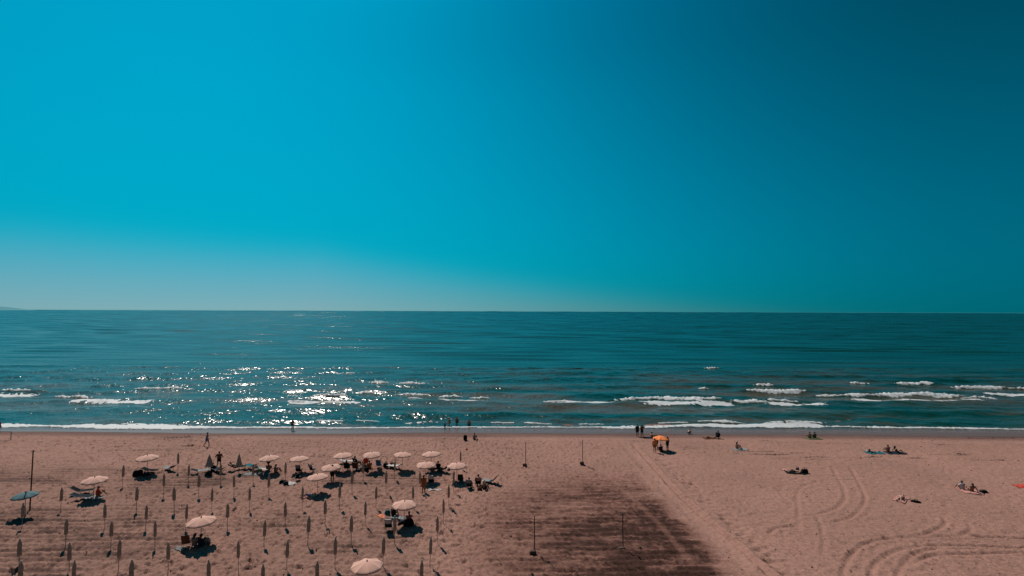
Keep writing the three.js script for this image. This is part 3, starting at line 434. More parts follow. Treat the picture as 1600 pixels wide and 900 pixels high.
// ---------------------------------------------------------------- people
function surfaceNet(f, lo, hi, c) {                                        // smooth mesh of a distance field
  const n = lo.map((v, k) => Math.ceil((hi[k] - v) / c) + 1), [nx, ny, nz] = n, F = new Float32Array(nx * ny * nz), id = new Int32Array(nx * ny * nz).fill(-1), P = [], I = [];
  for (let k = 0; k < nz; k++) for (let j = 0; j < ny; j++) for (let i = 0; i < nx; i++) F[(k * ny + j) * nx + i] = f(lo[0] + i * c, lo[1] + j * c, lo[2] + k * c);
  const at = (i, j, k) => (k * ny + j) * nx + i;
  for (let k = 0; k < nz - 1; k++) for (let j = 0; j < ny - 1; j++) for (let i = 0; i < nx - 1; i++) {
    let s = 0, sx = 0, sy = 0, sz = 0; const v = []; let neg = 0;
    for (let q = 0; q < 8; q++) { const w = F[at(i + (q & 1), j + ((q >> 1) & 1), k + (q >> 2))]; v.push(w); if (w < 0) neg++; }
    if (!neg || neg === 8) continue;
    for (let a = 0; a < 8; a++) for (const b of [a | 1, a | 2, a | 4]) if (b !== a && (v[a] < 0) !== (v[b] < 0)) { const t = v[a] / (v[a] - v[b]); sx += lerp(a & 1, b & 1, t); sy += lerp((a >> 1) & 1, (b >> 1) & 1, t); sz += lerp(a >> 2, b >> 2, t); s++; }
    id[at(i, j, k)] = P.length / 3; P.push(lo[0] + (i + sx / s) * c, lo[1] + (j + sy / s) * c, lo[2] + (k + sz / s) * c);
  }
  for (let k = 1; k < nz - 1; k++) for (let j = 1; j < ny - 1; j++) for (let i = 1; i < nx - 1; i++) {
    const a = F[at(i, j, k)] < 0, quad = (p, q, r, s, flip) => { if (p < 0 || q < 0 || r < 0 || s < 0) return; if (flip) I.push(p, r, q, p, s, r); else I.push(p, q, r, p, r, s); };
    if (a !== F[at(i + 1, j, k)] < 0) quad(id[at(i, j - 1, k - 1)], id[at(i, j, k - 1)], id[at(i, j, k)], id[at(i, j - 1, k)], !a);
    if (a !== F[at(i, j + 1, k)] < 0) quad(id[at(i - 1, j, k - 1)], id[at(i - 1, j, k)], id[at(i, j, k)], id[at(i, j, k - 1)], !a);
    if (a !== F[at(i, j, k + 1)] < 0) quad(id[at(i - 1, j - 1, k)], id[at(i, j - 1, k)], id[at(i, j, k)], id[at(i - 1, j, k)], !a);
  }
  const g = new THREE.BufferGeometry(); g.setAttribute('position', new THREE.Float32BufferAttribute(P, 3)); g.setIndex(I); g.computeVertexNormals(); return g;
}
const smin = (a, b, k) => { const h = Math.max(k - Math.abs(a - b), 0) / k; return Math.min(a, b) - h * h * k * 0.25; };
const cap = (x, y, z, a, b, ra, rb) => { const dx = b[0] - a[0], dy = b[1] - a[1], dz = b[2] - a[2], t = clamp(((x - a[0]) * dx + (y - a[1]) * dy + (z - a[2]) * dz) / (dx * dx + dy * dy + dz * dz + 1e-9), 0, 1); return Math.hypot(x - a[0] - t * dx, y - a[1] - t * dy, z - a[2] - t * dz) - lerp(ra, rb, t); };
const ell = (x, y, z, c, r) => { const a = (x - c[0]) / r[0], b = (y - c[1]) / r[1], d = (z - c[2]) / r[2], l = Math.hypot(a, b, d); return (l - 1) * Math.min(r[0], r[1], r[2]); };
const skull = (x, y, z) => smin(ell(x, y, z, [0, 0.03, -0.012], [0.077, 0.092, 0.097]), ell(x, y, z, [0, -0.05, 0.022], [0.057, 0.07, 0.068]), 0.05);
const headGeo = surfaceNet((x, y, z) => { let d = skull(x, y, z); d = smin(d, cap(x, y, z, [0, 0.018, 0.086], [0, -0.022, 0.1], 0.009, 0.016), 0.015); for (const s of [-1, 1]) { d = smin(d, ell(x, y, z, [s * 0.08, -0.002, -0.012], [0.012, 0.031, 0.02]), 0.012); d = -smin(-d, Math.hypot(x - s * 0.032, y - 0.012, z - 0.1) - 0.017, 0.01); d = Math.min(d, Math.hypot(x - s * 0.031, y - 0.012, z - 0.078) - 0.013); } d = smin(d, cap(x, y, z, [-0.022, -0.062, 0.078], [0.022, -0.062, 0.078], 0.009, 0.009), 0.01); return smin(d, cap(x, y, z, [0, -0.08, -0.02], [0, -0.16, -0.03], 0.052, 0.055), 0.03); }, [-0.11, -0.19, -0.13], [0.11, 0.14, 0.13], 0.011);
const hairGeo = (long) => surfaceNet((x, y, z) => { let d = skull(x, y, z) - 0.016; if (long) d = smin(d, cap(x, y, z, [0, -0.02, -0.07], [0, -0.24, -0.085], 0.075, 0.045), 0.04); d = Math.max(d, 0.04 - y + (z < 0.02 ? -0.12 - (long ? 0.25 : 0) : 0) - (0.02 - z) * 0.8); return Math.max(d, z - 0.085 - 0.4 * (y - 0.06)); }, [-0.12, long ? -0.33 : -0.14, -0.17], [0.12, 0.16, 0.13], 0.013);
const hairs = [hairGeo(false), hairGeo(true)];
const hatGeo = merge([new THREE.CylinderGeometry(0.09, 0.105, 0.1, 20).translate(0, 0.115, -0.01), new THREE.CylinderGeometry(0.1, 0.19, 0.03, 24).translate(0, 0.065, -0.01)]);
const handGeo = surfaceNet((x, y, z) => { let d = 1; for (const s of [-0.026, -0.009, 0.009, 0.026]) d = smin(d, cap(x, y, z, [s * 0.8, 0, 0], [s, -0.085, 0], 0.017, 0.012), 0.012); [[-0.028, 0.058], [-0.01, 0.074], [0.009, 0.08], [0.027, 0.07]].forEach(([s, l]) => { d = Math.min(d, cap(x, y, z, [s, -0.085, 0], [s * 1.15, -0.085 - l * 0.55, 0.008], 0.0095, 0.0085), cap(x, y, z, [s * 1.15, -0.085 - l * 0.55, 0.008], [s * 1.15, -0.085 - l, 0.03], 0.0085, 0.0075)); }); d = smin(d, cap(x, y, z, [0.024, -0.025, 0.006], [0.052, -0.06, 0.022], 0.014, 0.011), 0.01); return Math.min(d, cap(x, y, z, [0.052, -0.06, 0.022], [0.056, -0.094, 0.034], 0.0105, 0.0085)); }, [-0.06, -0.19, -0.035], [0.085, 0.03, 0.065], 0.0062);
const P2 = (a) => [[-a[0], a[1], a[2]], a];
function sym(o) { const j = {}; for (const k of ['pelvis', 'chest', 'neck', 'head']) j[k] = [0, ...o[k]]; for (const k of ['shoulder', 'elbow', 'wrist', 'hip', 'knee', 'ankle', 'toe']) { const v = o[k]; j[k] = Array.isArray(v[0]) ? v : P2(v); } j.face = o.face ?? [0, 0, 1]; return j; }
const poses = {
  stand: sym({ pelvis: [0.97, 0], chest: [1.3, 0.01], neck: [1.47, -0.01], head: [1.63, 0.01], shoulder: [0.185, 1.41, 0], elbow: [0.24, 1.12, -0.03], wrist: [0.25, 0.87, 0.05], hip: [0.09, 0.93, 0], knee: [0.1, 0.5, 0.02], ankle: [0.11, 0.09, -0.03], toe: [0.14, 0.035, 0.13] }),
  walk: sym({ pelvis: [0.96, 0], chest: [1.29, 0.03], neck: [1.46, 0.03], head: [1.62, 0.06], shoulder: [0.185, 1.4, 0.02], elbow: [[-0.24, 1.13, -0.12], [0.24, 1.13, 0.12]], wrist: [[-0.24, 0.9, -0.06], [0.22, 0.94, 0.28]], hip: [0.09, 0.92, 0], knee: [[-0.1, 0.51, 0.16], [0.1, 0.5, -0.06]], ankle: [[-0.1, 0.1, 0.22], [0.1, 0.14, -0.34]], toe: [[-0.12, 0.04, 0.38], [0.12, 0.035, -0.22]] }),
  akimbo: sym({ pelvis: [0.97, 0], chest: [1.3, 0.01], neck: [1.47, 0], head: [1.62, 0.03], shoulder: [0.185, 1.41, 0], elbow: [0.36, 1.17, -0.08], wrist: [0.17, 1.02, 0.06], hip: [0.09, 0.93, 0], knee: [0.13, 0.5, 0.02], ankle: [0.17, 0.09, -0.02], toe: [0.21, 0.035, 0.13] }),
  knees: sym({ pelvis: [0.13, 0], chest: [0.47, -0.03], neck: [0.64, 0.0], head: [0.79, 0.05], shoulder: [0.185, 0.58, -0.01], elbow: [0.25, 0.38, 0.2], wrist: [0.12, 0.42, 0.42], hip: [0.09, 0.13, 0.02], knee: [0.14, 0.48, 0.36], ankle: [0.13, 0.09, 0.6], toe: [0.14, 0.035, 0.77] }),
  lean: sym({ pelvis: [0.13, 0], chest: [0.44, -0.17], neck: [0.59, -0.24], head: [0.74, -0.24], shoulder: [0.185, 0.54, -0.23], elbow: [0.27, 0.3, -0.38], wrist: [0.29, 0.05, -0.44], hip: [0.09, 0.12, 0.03], knee: [[-0.11, 0.13, 0.47], [0.13, 0.38, 0.38]], ankle: [[-0.12, 0.07, 0.9], [0.13, 0.09, 0.68]], toe: [[-0.14, 0.2, 0.97], [0.14, 0.035, 0.85]] }),
  lieback: sym({ pelvis: [0.12, 0], chest: [0.13, -0.36], neck: [0.13, -0.54], head: [0.14, -0.7], shoulder: [0.185, 0.12, -0.47], elbow: [0.32, 0.07, -0.22], wrist: [0.27, 0.06, 0.03], hip: [0.09, 0.11, 0.03], knee: [[-0.11, 0.13, 0.47], [0.12, 0.36, 0.34]], ankle: [[-0.12, 0.06, 0.9], [0.13, 0.08, 0.62]], toe: [[-0.16, 0.18, 0.97], [0.13, 0.035, 0.8]], face: [0, 1, 0.1] }),
  prone: sym({ pelvis: [0.11, 0], chest: [0.19, -0.35], neck: [0.3, -0.5], head: [0.43, -0.58], shoulder: [0.185, 0.23, -0.45], elbow: [0.22, 0.05, -0.6], wrist: [0.1, 0.1, -0.8], hip: [0.09, 0.1, 0.03], knee: [0.12, 0.07, 0.47], ankle: [[-0.13, 0.07, 0.9], [0.13, 0.28, 0.8]], toe: [[-0.14, 0.04, 1.06], [0.13, 0.42, 0.86]], face: [0, -0.1, -1] }),
  chair: sym({ pelvis: [0.41, -0.02], chest: [0.72, -0.16], neck: [0.89, -0.19], head: [1.04, -0.17], shoulder: [0.185, 0.83, -0.17], elbow: [0.3, 0.58, -0.07], wrist: [0.26, 0.54, 0.17], hip: [0.09, 0.4, 0], knee: [0.12, 0.47, 0.42], ankle: [0.13, 0.09, 0.56], toe: [0.14, 0.035, 0.74] }),
  recline: sym({ pelvis: [0.46, -0.05], chest: [0.66, -0.33], neck: [0.79, -0.48], head: [0.91, -0.56], shoulder: [0.185, 0.74, -0.42], elbow: [0.3, 0.5, -0.3], wrist: [0.24, 0.45, -0.05], hip: [0.09, 0.45, 0], knee: [[-0.1, 0.44, 0.42], [0.12, 0.68, 0.34]], ankle: [[-0.11, 0.41, 0.84], [0.13, 0.43, 0.62]], toe: [[-0.13, 0.56, 0.9], [0.14, 0.4, 0.8]], face: [0, 0.35, 1] }),
  crouch: sym({ pelvis: [0.32, -0.05], chest: [0.55, 0.16], neck: [0.68, 0.28], head: [0.79, 0.38], shoulder: [0.17, 0.63, 0.22], elbow: [0.22, 0.38, 0.36], wrist: [0.14, 0.16, 0.46], hip: [0.09, 0.3, -0.03], knee: [0.19, 0.46, 0.34], ankle: [0.14, 0.09, 0.04], toe: [0.16, 0.035, 0.22], face: [0, -0.5, 1] }),
};
const sub = (a, b) => [a[0] - b[0], a[1] - b[1], a[2] - b[2]], mixp = (a, b, t) => a.map((v, k) => lerp(v, b[k], t)), unit = (a) => { const l = Math.hypot(...a) || 1; return a.map((v) => v / l); };
function bonesOf(j, what) {
  const B = [], sd = unit(sub(j.shoulder[1], j.shoulder[0])), off = (p, d) => p.map((v, k) => v + sd[k] * d), g = { body: 0, shirt: 0.02, shorts: 0.022, brief: 0.012, band: 0.012 }[what];
  const add = (a, b, ra, rb) => B.push([a, b, ra + g, rb + g]);
  const torso = (lo, hi) => { for (const s of [-1, 1]) { add(off(mixp(j.pelvis, j.chest, lo), s * 0.055), off(mixp(j.pelvis, j.chest, Math.min(1, hi)), s * 0.07), lerp(0.108, 0.1, lo), 0.112); } };
  if (what === 'body') { torso(0, 1); add(j.chest, mixp(j.chest, j.neck, 0.8), 0.1, 0.055); add(mixp(j.chest, j.neck, 0.8), mixp(j.neck, j.head, 0.6), 0.055, 0.05); }
  if (what === 'shirt') { torso(0.02, 1); add(j.chest, mixp(j.chest, j.neck, 0.55), 0.105, 0.07); }
  if (what === 'shorts' || what === 'brief') { add(off(j.pelvis, -0.06), off(j.pelvis, 0.06), 0.105, 0.105); }
  if (what === 'band') { add(off(mixp(j.pelvis, j.chest, 0.93), -0.08), off(mixp(j.pelvis, j.chest, 0.93), 0.08), 0.108, 0.108); return B; }
  for (const s of [0, 1]) {
    if (what === 'body' || what === 'shirt') { add(mixp(j.chest, j.neck, 0.35), j.shoulder[s], 0.07, 0.058); add(j.shoulder[s], what === 'body' ? j.elbow[s] : mixp(j.shoulder[s], j.elbow[s], 0.62), 0.056, what === 'body' ? 0.042 : 0.052); }
    if (what === 'body') { add(j.elbow[s], j.wrist[s], 0.042, 0.028); add(j.hip[s], j.knee[s], 0.088, 0.058); add(j.knee[s], mixp(j.knee[s], j.ankle[s], 0.35), 0.056, 0.057); add(mixp(j.knee[s], j.ankle[s], 0.35), j.ankle[s], 0.057, 0.036); add(j.ankle[s], j.toe[s], 0.04, 0.03); }
    if (what === 'shorts') add(j.hip[s], mixp(j.hip[s], j.knee[s], 0.6), 0.092, 0.08);
    if (what === 'brief') add(j.hip[s], mixp(j.hip[s], j.knee[s], 0.1), 0.088, 0.084);
  }
  return B;
}
function netOf(B, cell, k) { const lo = [9, 9, 9], hi = [-9, -9, -9]; for (const [a, b, ra, rb] of B) for (let q = 0; q < 3; q++) { lo[q] = Math.min(lo[q], a[q] - ra, b[q] - rb); hi[q] = Math.max(hi[q], a[q] + ra, b[q] + rb); } for (let q = 0; q < 3; q++) { lo[q] -= 2.5 * cell; hi[q] += 2.5 * cell; } return surfaceNet((x, y, z) => { let d = 1; for (const b of B) d = smin(d, cap(x, y, z, b[0], b[1], b[2], b[3]), k); return d; }, lo, hi, cell); }
const basisTo = (up, face, at) => { const y = V(...unit(up)), f = V(...face), x = new THREE.Vector3().crossVectors(y, f).normalize(), z = new THREE.Vector3().crossVectors(x, y); return new THREE.Matrix4().makeBasis(x, y, z).setPosition(...at); };
const wear = {};
function cached(pose, what) {
  const key = pose + what; if (wear[key]) return wear[key]; const j = poses[pose];
  if (what === 'headframe') return wear[key] = basisTo(sub(j.head, j.neck).map((v, k) => v + (pose === 'crouch' || pose === 'prone' ? 0 : k === 1 ? 0.05 : 0)), j.face, j.head);
  if (what !== 'body') return wear[key] = netOf(bonesOf(j, what), 0.024, 0.04);
  const list = [netOf(bonesOf(j, 'body'), 0.023, 0.045), headGeo.clone().applyMatrix4(cached(pose, 'headframe'))];
  for (const s of [0, 1]) { const h = handGeo.clone(); if (s === 0) { h.scale(-1, 1, 1); const ix = h.index.array; for (let q = 0; q < ix.length; q += 3) { const t = ix[q]; ix[q] = ix[q + 1]; ix[q + 1] = t; } } const arm = sub(j.elbow[s], j.wrist[s]), fw = Math.abs(unit(arm)[2]) > 0.9 ? [0, -1, 0.2] : [0, 0, 1]; list.push(h.applyMatrix4(basisTo(arm, fw, j.wrist[s]))); }
  return wear[key] = mergeGeometries(list);
}
const skins = [mat(0.30, 0.15, 0.095, 0.6), mat(0.22, 0.105, 0.062, 0.6), mat(0.38, 0.2, 0.135, 0.6)];
const hairM = [mat(0.018, 0.012, 0.01, 0.7), mat(0.06, 0.032, 0.018, 0.7)];
function person(pose, x, z, turn, label, o = {}) {                         // turn: 0 looks to the camera, PI to the sea
  const g = thing('person', label, 'person', [x, (o.y ?? gy(x, z)) - 0.01, z], turn), s = o.size ?? 1; g.scale.set(s, s, s);
  const b = part('body', cached(pose, 'body'), skins[o.skin ?? 0], g);
  const h = part(o.hat ? 'hat' : 'hair', o.hat ? hatGeo : hairs[o.long ? 1 : 0], o.hat ?? hairM[o.fair ? 1 : 0], g); h.applyMatrix4(cached(pose, 'headframe'));
  if (o.top) part('shirt', cached(pose, 'shirt'), o.top, g); if (o.bikini) { part('bikini_top', cached(pose, 'band'), o.bikini, g); part('bikini_bottom', cached(pose, 'brief'), o.bikini, g); }
  if (o.bottom) part(o.brief ? 'swim_briefs' : 'shorts', cached(pose, o.brief ? 'brief' : 'shorts'), o.bottom, g); return g;
}
const PI = Math.PI;
// the walkers, and everyone along the water
person('walk', -39.36, -62.12, PI - 0.4, 'person in blue shorts walking down to the water', { bottom: M.blue });
person('akimbo', -32.84, -54.1, PI + 0.3, 'person standing in black shorts with hands on hips beside the wide half-folded umbrella', { bottom: M.black, top: M.brown, skin: 1 });
person('stand', -73.78, -69.1, PI, 'person in red swimwear standing in the wash at the water edge', { bottom: M.red, top: M.red, skin: 1 });
person('stand', -32.33, -70.86, PI, 'person wading alone in the white wash in dark briefs', { bottom: M.black, brief: 1, skin: 1 });
person('stand', -10.0, -71.94, PI - 0.5, 'small child at the edge of the foam', { size: 0.72, bottom: M.black, brief: 1, skin: 1, y: -0.3 });
person('walk', -9.59, -73.95, PI + 1.2, 'bather leaning through the first wave, close to two others', { bottom: M.rust, brief: 1, y: -0.62 });
person('stand', -8.51, -74.8, PI, 'bather with dark hair standing up to the thighs', { bottom: M.black, brief: 1, skin: 1, long: 1, y: -0.62 });
person('stand', -6.58, -74.41, PI, 'bather standing waist deep beyond the foam', { bottom: M.black, brief: 1, skin: 1, y: -0.95 });
person('knees', -5.08, -65.61, PI - 0.3, 'person sitting on the bare sand next to a black backpack', { bottom: M.black, brief: 1, skin: 1 });
backpack(-6.28, -65.28, 0.4, M.black, 'bulky black backpack on the bare sand');
single('beach_ball', new THREE.SphereGeometry(0.13, 18, 12), M.red, 'small red ball lying alone on the sand', 'ball', [-5.67, gy(-5.67, -60.82) + 0.1, -60.82]);
person('stand', 17.8, -67.91, PI, 'person in black shorts standing beside another by the foam', { bottom: M.black, top: M.navy, skin: 1 });
person('akimbo', 18.4, -67.7, PI + 0.4, 'person in a brown top standing beside another by the foam', { bottom: M.black, top: M.brown, skin: 1 });
person('knees', 19.5, -66.9, PI / 2, 'person sitting on a dark towel just beyond the orange umbrella', { bottom: M.black, brief: 1, skin: 1 });
towel(19.3, -67.1, PI / 2, M.navy, 'dark towel on the damp sand just beyond the orange umbrella');
person('stand', 17.87, -60.0, PI - 0.3, 'person in orange top and shorts standing at the orange umbrella', { bottom: M.rust, top: M.orange });
person('stand', 18.55, -61.5, PI + 0.2, 'person in black standing behind the pole of the orange umbrella', { bottom: M.black, top: M.black, skin: 1 });
person('knees', 18.75, -60.25, PI + 0.4, 'person in dark teal sitting in the shade of the orange umbrella', { bottom: M.navy, top: M.navy, skin: 1 });
person('stand', 19.75, -60.84, PI + 0.5, 'person in a navy dress standing just outside the orange umbrella', { bottom: M.navy, top: M.navy, skin: 1, long: 1 });
person('crouch', 25.61, -69.43, 2.2, 'child crouching alone on the wet sand', { size: 0.85, bottom: M.black, brief: 1, skin: 1 });
person('lieback', 27.6, -66.9, -PI / 2, 'person lying beside the one crouching in dark clothes', { bottom: M.red, brief: 1, skin: 1 });
towel(27.6, -66.9, PI / 2, M.brown, 'brown towel under the person lying beside the croucher');
person('crouch', 28.6, -66.7, PI - 0.6, 'person in black clothes crouching over a lying companion', { size: 1.15, bottom: M.black, top: M.black, skin: 1, long: 1 });
person('knees', 28.88, -61.6, PI / 2 + 0.4, 'person with long hair sitting on a pale towel', { bikini: M.rust, skin: 1, long: 1 });
towel(29.2, -61.4, PI / 2 + 0.2, M.paleblue, 'pale blue towel with one long-haired person on it');
person('knees', 41.75, -67.21, PI, 'person sitting on an olive rug, elbow to elbow with a companion', { bottom: M.black, brief: 1, skin: 1 });
person('knees', 42.45, -67.21, PI + 0.3, 'person in an olive top sitting on the olive rug', { bottom: M.olive, top: M.olive, skin: 1 });
towel(42.1, -67.0, PI / 2, M.olive, 'olive rug under two people sitting side by side', 1.3, 1.9);
person('prone', 45.3, -60.1, PI / 2, 'person lying prone on a teal towel reading', { bikini: M.black, skin: 1 });
towel(45.3, -60.1, PI / 2, M.teal, 'teal towel under the person lying prone', 1.1, 2.1);
bag(44.75, -60.35, 0.3, M.white, 'white bag at the end of the teal towel', 0.45, 0.35);
person('knees', 47.27, -60.34, PI, 'person in red briefs sitting between the teal towel and a leaning companion', { bottom: M.red, brief: 1, skin: 1 });
person('lean', 48.3, -60.2, PI / 2 - 0.3, 'person leaning back with legs stretched on a dark towel', { bikini: M.black, skin: 1, long: 1 });
towel(47.9, -60.1, PI / 2, M.navy, 'dark towel shared by two people beside the teal one', 1.2, 2.2);
// the open sand beyond the vehicle track
person('lieback', 31.0, -52.75, -PI / 2 - 0.2, 'person lying on a dark towel with black bags at the feet', { bottom: M.black, brief: 1 });
towel(31.05, -52.7, PI / 2 - 0.2, M.black, 'black towel on open sand under a lying person', 1.0, 2.0);
bag(32.0, -52.6, 0.2, M.black, 'wide black bag at the end of the black towel', 0.8, 0.45, 0.4); bag(31.55, -53.15, 0.9, M.navy, 'navy bag behind the black towel', 0.6, 0.42, 0.3);
towel(30.35, -53.6, 0.5, M.pink, 'crumpled pink towel next to the black one', 0.5, 0.8);
person('knees', 44.75, -47.9, PI, 'person with a pale towel over the back sitting beside a long-haired companion', { bottom: M.black, brief: 1, skin: 1, top: M.white });
person('lean', 45.25, -47.5, PI - 0.35, 'long-haired person leaning back on open sand, one knee up', { bikini: M.rust, skin: 1, long: 1 });
towel(45.1, -47.6, PI - 0.3, M.pink, 'pale pink towel under two people on open sand', 1.6, 1.8);
bag(46.1, -47.2, 0.2, M.black, 'flat black bag beside the pale pink towel', 0.9, 0.22, 0.35);
person('lieback', 36.6, -45.4, -0.9, 'sunbather lying alone on a peach towel on open sand', { bikini: M.pink, skin: 2, fair: 1 });
towel(36.6, -45.4, -0.9, M.pink, 'peach towel under the lone sunbather', 0.9, 1.9);
bag(37.45, -44.75, -0.6, M.black, 'black bag by the peach towel', 0.8, 0.25, 0.3);
towel(51.9, -48.85, PI / 2, M.red, 'red towel spread alone on open sand', 0.8, 1.8);
// under the umbrellas
lounger(-40.9, -46.0, 1.9, M.black, 'black lounger behind the person in red'); lounger(-39.7, -44.6, 1.7, M.navy, 'navy lounger in front of the person in red', 0.5);
person('knees', -38.85, -45.4, 2.4, 'person in a red top sitting under the umbrella next to two dark loungers', { top: M.red, bottom: M.rust });
towel(-38.9, -45.0, PI / 2, M.paleblue, 'pale towel under the person in red');
bag(-39.5, -51.0, 0.3, M.black, 'large black bag under the umbrella by the lone lounger', 0.9, 0.7, 0.5); bag(-38.6, -51.0, 1.0, M.navy, 'navy bag under the umbrella by the lone lounger', 0.7, 0.5, 0.4); lounger(-39.0, -51.9, 1.5, M.black, 'black lounger deep in the shade among bags', 0.4);
{ const l = lounger(-37.3, -52.6, -2.0, M.black, 'dark lounger with a pale towel standing clear of its umbrella', 0.7); drape(l, 0.7, M.paleblue, 'pale towel on the lounger that stands clear of its umbrella', 0, 4); }
{ const l = lounger(-33.5, -51.9, 2.1, M.navy, 'navy lounger with a pale blue towel left of the wide half-folded umbrella', 0.5); l.userData.label = 'navy lounger with a pale blue towel beside the wide half-folded umbrella'; drape(l, 0.5, M.paleblue, 'pale blue towel on the lounger by the wide half-folded umbrella', 0, 4); }
lounger(-31.6, -52.1, -2.1, M.navy, 'bare navy lounger between the half-folded umbrellas', 0.6); person('knees', -32.6, -52.6, PI, 'person in black sitting on the sand by the wide half-folded umbrella', { top: M.black, bottom: M.black, skin: 1 });
bag(-32.1, -51.1, 0.3, M.darkgreen, 'dark green bag at the foot of the wide half-folded umbrella', 0.7, 0.4, 0.35);
{ const l = lounger(-30.2, -52.9, 2.2, M.black, 'black lounger with a person in a pink hat on it', 0.8); const q = person('recline', -30.2, -52.9, 2.2, 'person in a pink hat reclining on a black lounger', { hat: M.pink, bottom: M.black, skin: 1 }); }
{ const l = lounger(-28.6, -53.1, -2.1, M.black, 'black lounger with a teal towel by the narrow half-folded umbrella', 0.6); drape(l, 0.6, M.teal, 'teal towel on the lounger by the narrow half-folded umbrella', 0, 4); }
person('knees', -26.6, -52.7, PI, 'person with dark hair sitting among the teal and grey bags', { bottom: M.black, top: M.brown, skin: 1 }); person('knees', -25.55, -52.2, PI - 0.6, 'person in red-brown sitting at the edge of the bags', { bottom: M.rust, brief: 1, skin: 1 });
towel(-27.7, -51.6, PI / 2, M.paleblue, 'pale towel beside the dark green bag'); bag(-27.1, -51.8, 0.2, M.olive, 'olive bag under the umbrella of two sitters', 0.6, 0.45, 0.35); bag(-26.0, -51.3, -0.3, M.teal, 'teal bag under the umbrella of two sitters', 0.7, 0.4, 0.35); bag(-26.65, -51.2, 0.8, M.grey, 'grey bag under the umbrella of two sitters', 0.5, 0.35, 0.3); lounger(-27.3, -52.6, 1.4, M.white, 'white lounger behind the olive bag', 0.3);
bag(-26.2, -51.96, 0, M.black, 'small black bag hung high on an umbrella pole', 0.4, 0.42, 0.2).position.y = 1.05;
chair(-22.85, -51.9, PI, M.black, 'black beach chair with a pale towel, closest to its umbrella pole', [M.paleblue, 'pale blue towel hung over a black chair next to an umbrella pole']);
chair(-21.6, -52.4, PI - 0.5, M.navy, 'navy beach chair turned aside with a pale towel', [M.white, 'white towel hung over the navy chair turned aside']);
bag(-23.3, -49.1, 0.2, M.black, 'black bag at the foot of a closed umbrella', 0.6, 0.45, 0.35); towel(-22.35, -48.95, 0.9, M.white, 'crumpled white towel among black bags', 0.7, 1.0); chair(-22.1, -49.9, PI + 0.4, M.black, 'small black chair beside the crumpled white towel').scale.setScalar(0.75); bag(-22.7, -48.6, 0.6, M.navy, 'navy bag beside the crumpled white towel', 0.5, 0.3, 0.3);
person('lieback', -18.95, -45.5, -PI / 2, 'person in blue shorts lying half in the umbrella shade', { bottom: M.blue, skin: 2 }); towel(-18.9, -45.5, PI / 2, M.pink, 'pink towel under the person in blue shorts', 0.9, 1.9);
person('stand', -18.3, -49.3, PI, 'person dressed all in black standing under an umbrella', { top: M.black, bottom: M.black, skin: 1, long: 1 });
lounger(-18.95, -52.3, PI + 0.5, M.teal, 'teal lounger in the shade next to a seated person', 0.5); chair(-18.0, -52.75, PI, M.darkgreen, 'dark green chair with a black-haired sitter'); person('chair', -18.0, -52.75, PI, 'black-haired person seated in a dark green chair', { top: M.olive, bottom: M.black, skin: 1, long: 1 });
lounger(-19.1, -55.2, PI / 2, M.white, 'white lounger standing on its own behind the umbrellas', 0.6);
chair(-17.55, -54.5, 2.4, M.black, 'black chair in the party of three'); person('chair', -17.55, -54.5, 2.4, 'person in black seated with the party of three', { top: M.black, bottom: M.black, skin: 1 }); chair(-16.6, -54.7, -2.4, M.red, 'red chair in the party of three'); person('chair', -16.6, -54.7, -2.4, 'person in red seated with the party of three', { top: M.red, bottom: M.rust, skin: 1 });
chair(-17.2, -53.1, PI, M.brown, 'brown chair turned to the party of three'); person('chair', -17.2, -53.1, PI, 'person in brown seated with back to the umbrellas', { top: M.brown, bottom: M.black, skin: 1 }); bag(-16.4, -52.9, 0.4, M.grey, 'grey bag behind the party of three', 0.6, 0.4); bag(-16.75, -52.5, 0.1, M.navy, 'navy bag behind the party of three', 0.5, 0.35);
person('knees', -15.75, -53.4, PI + 0.3, 'person in rust colour sitting at an umbrella pole', { top: M.rust, bottom: M.rust }); bag(-15.9, -52.6, 0.9, M.black, 'black bag in the shade by the rust-clad sitter', 0.7, 0.5, 0.4);
chair(-14.75, -53.7, PI, M.blue, 'bright blue deck chair beside an umbrella'); { const o = single('hoop', new THREE.TorusGeometry(0.36, 0.022, 8, 40), M.brown, 'thin brown hoop standing in the sand', 'hoop', [-14.7, gy(-14.7, -55.6) + 0.33, -55.6]); o.rotation.x = -0.12; }
bag(-14.05, -53.9, 0.2, M.black, 'black bag standing in the sun by the hoop', 0.6, 0.5, 0.35); bag(-13.45, -54.1, 1.0, M.brown, 'brown bag standing in the sun by the hoop', 0.5, 0.5, 0.35);
{ const l = lounger(-12.9, -53.5, -1.9, M.brown, 'brown lounger with a white towel next to two bags', 0.4); drape(l, 0.4, M.white, 'white towel on the brown lounger', 0, 5); }
lounger(-8.75, -52.4, 1.8, M.black, 'black lounger with high back by the lone sitter', 0.7); lounger(-7.5, -52.6, -2.2, M.darkgreen, 'dark green lounger with high back by the lone sitter', 1.0); person('knees', -8.1, -53.2, PI, 'lone sitter in black between two dark loungers', { top: M.black, bottom: M.black, skin: 1 });
person('stand', -8.5, -46.8, PI, 'person wrapped in rust colour standing by a closed umbrella', { top: M.rust, bottom: M.rust, long: 1 }); chair(-8.1, -48.9, PI, M.black, 'black chair with a white towel next to the rust-clad person', [M.white, 'white towel hung over the black chair near the rust-clad person']);
towel(-7.5, -47.3, PI / 2, M.white, 'narrow white towel left on the sunlit sand', 0.3, 1.3);
chair(-5.2, -49.5, PI, M.darkgreen, 'dark green chair in the shade of the umbrella with the hung bag'); single('beach_ball', new THREE.SphereGeometry(0.12, 18, 12), M.yellow, 'small yellow ball behind a chair', 'ball', [-5.3, gy(-5.3, -50.9) + 0.09, -50.9]);
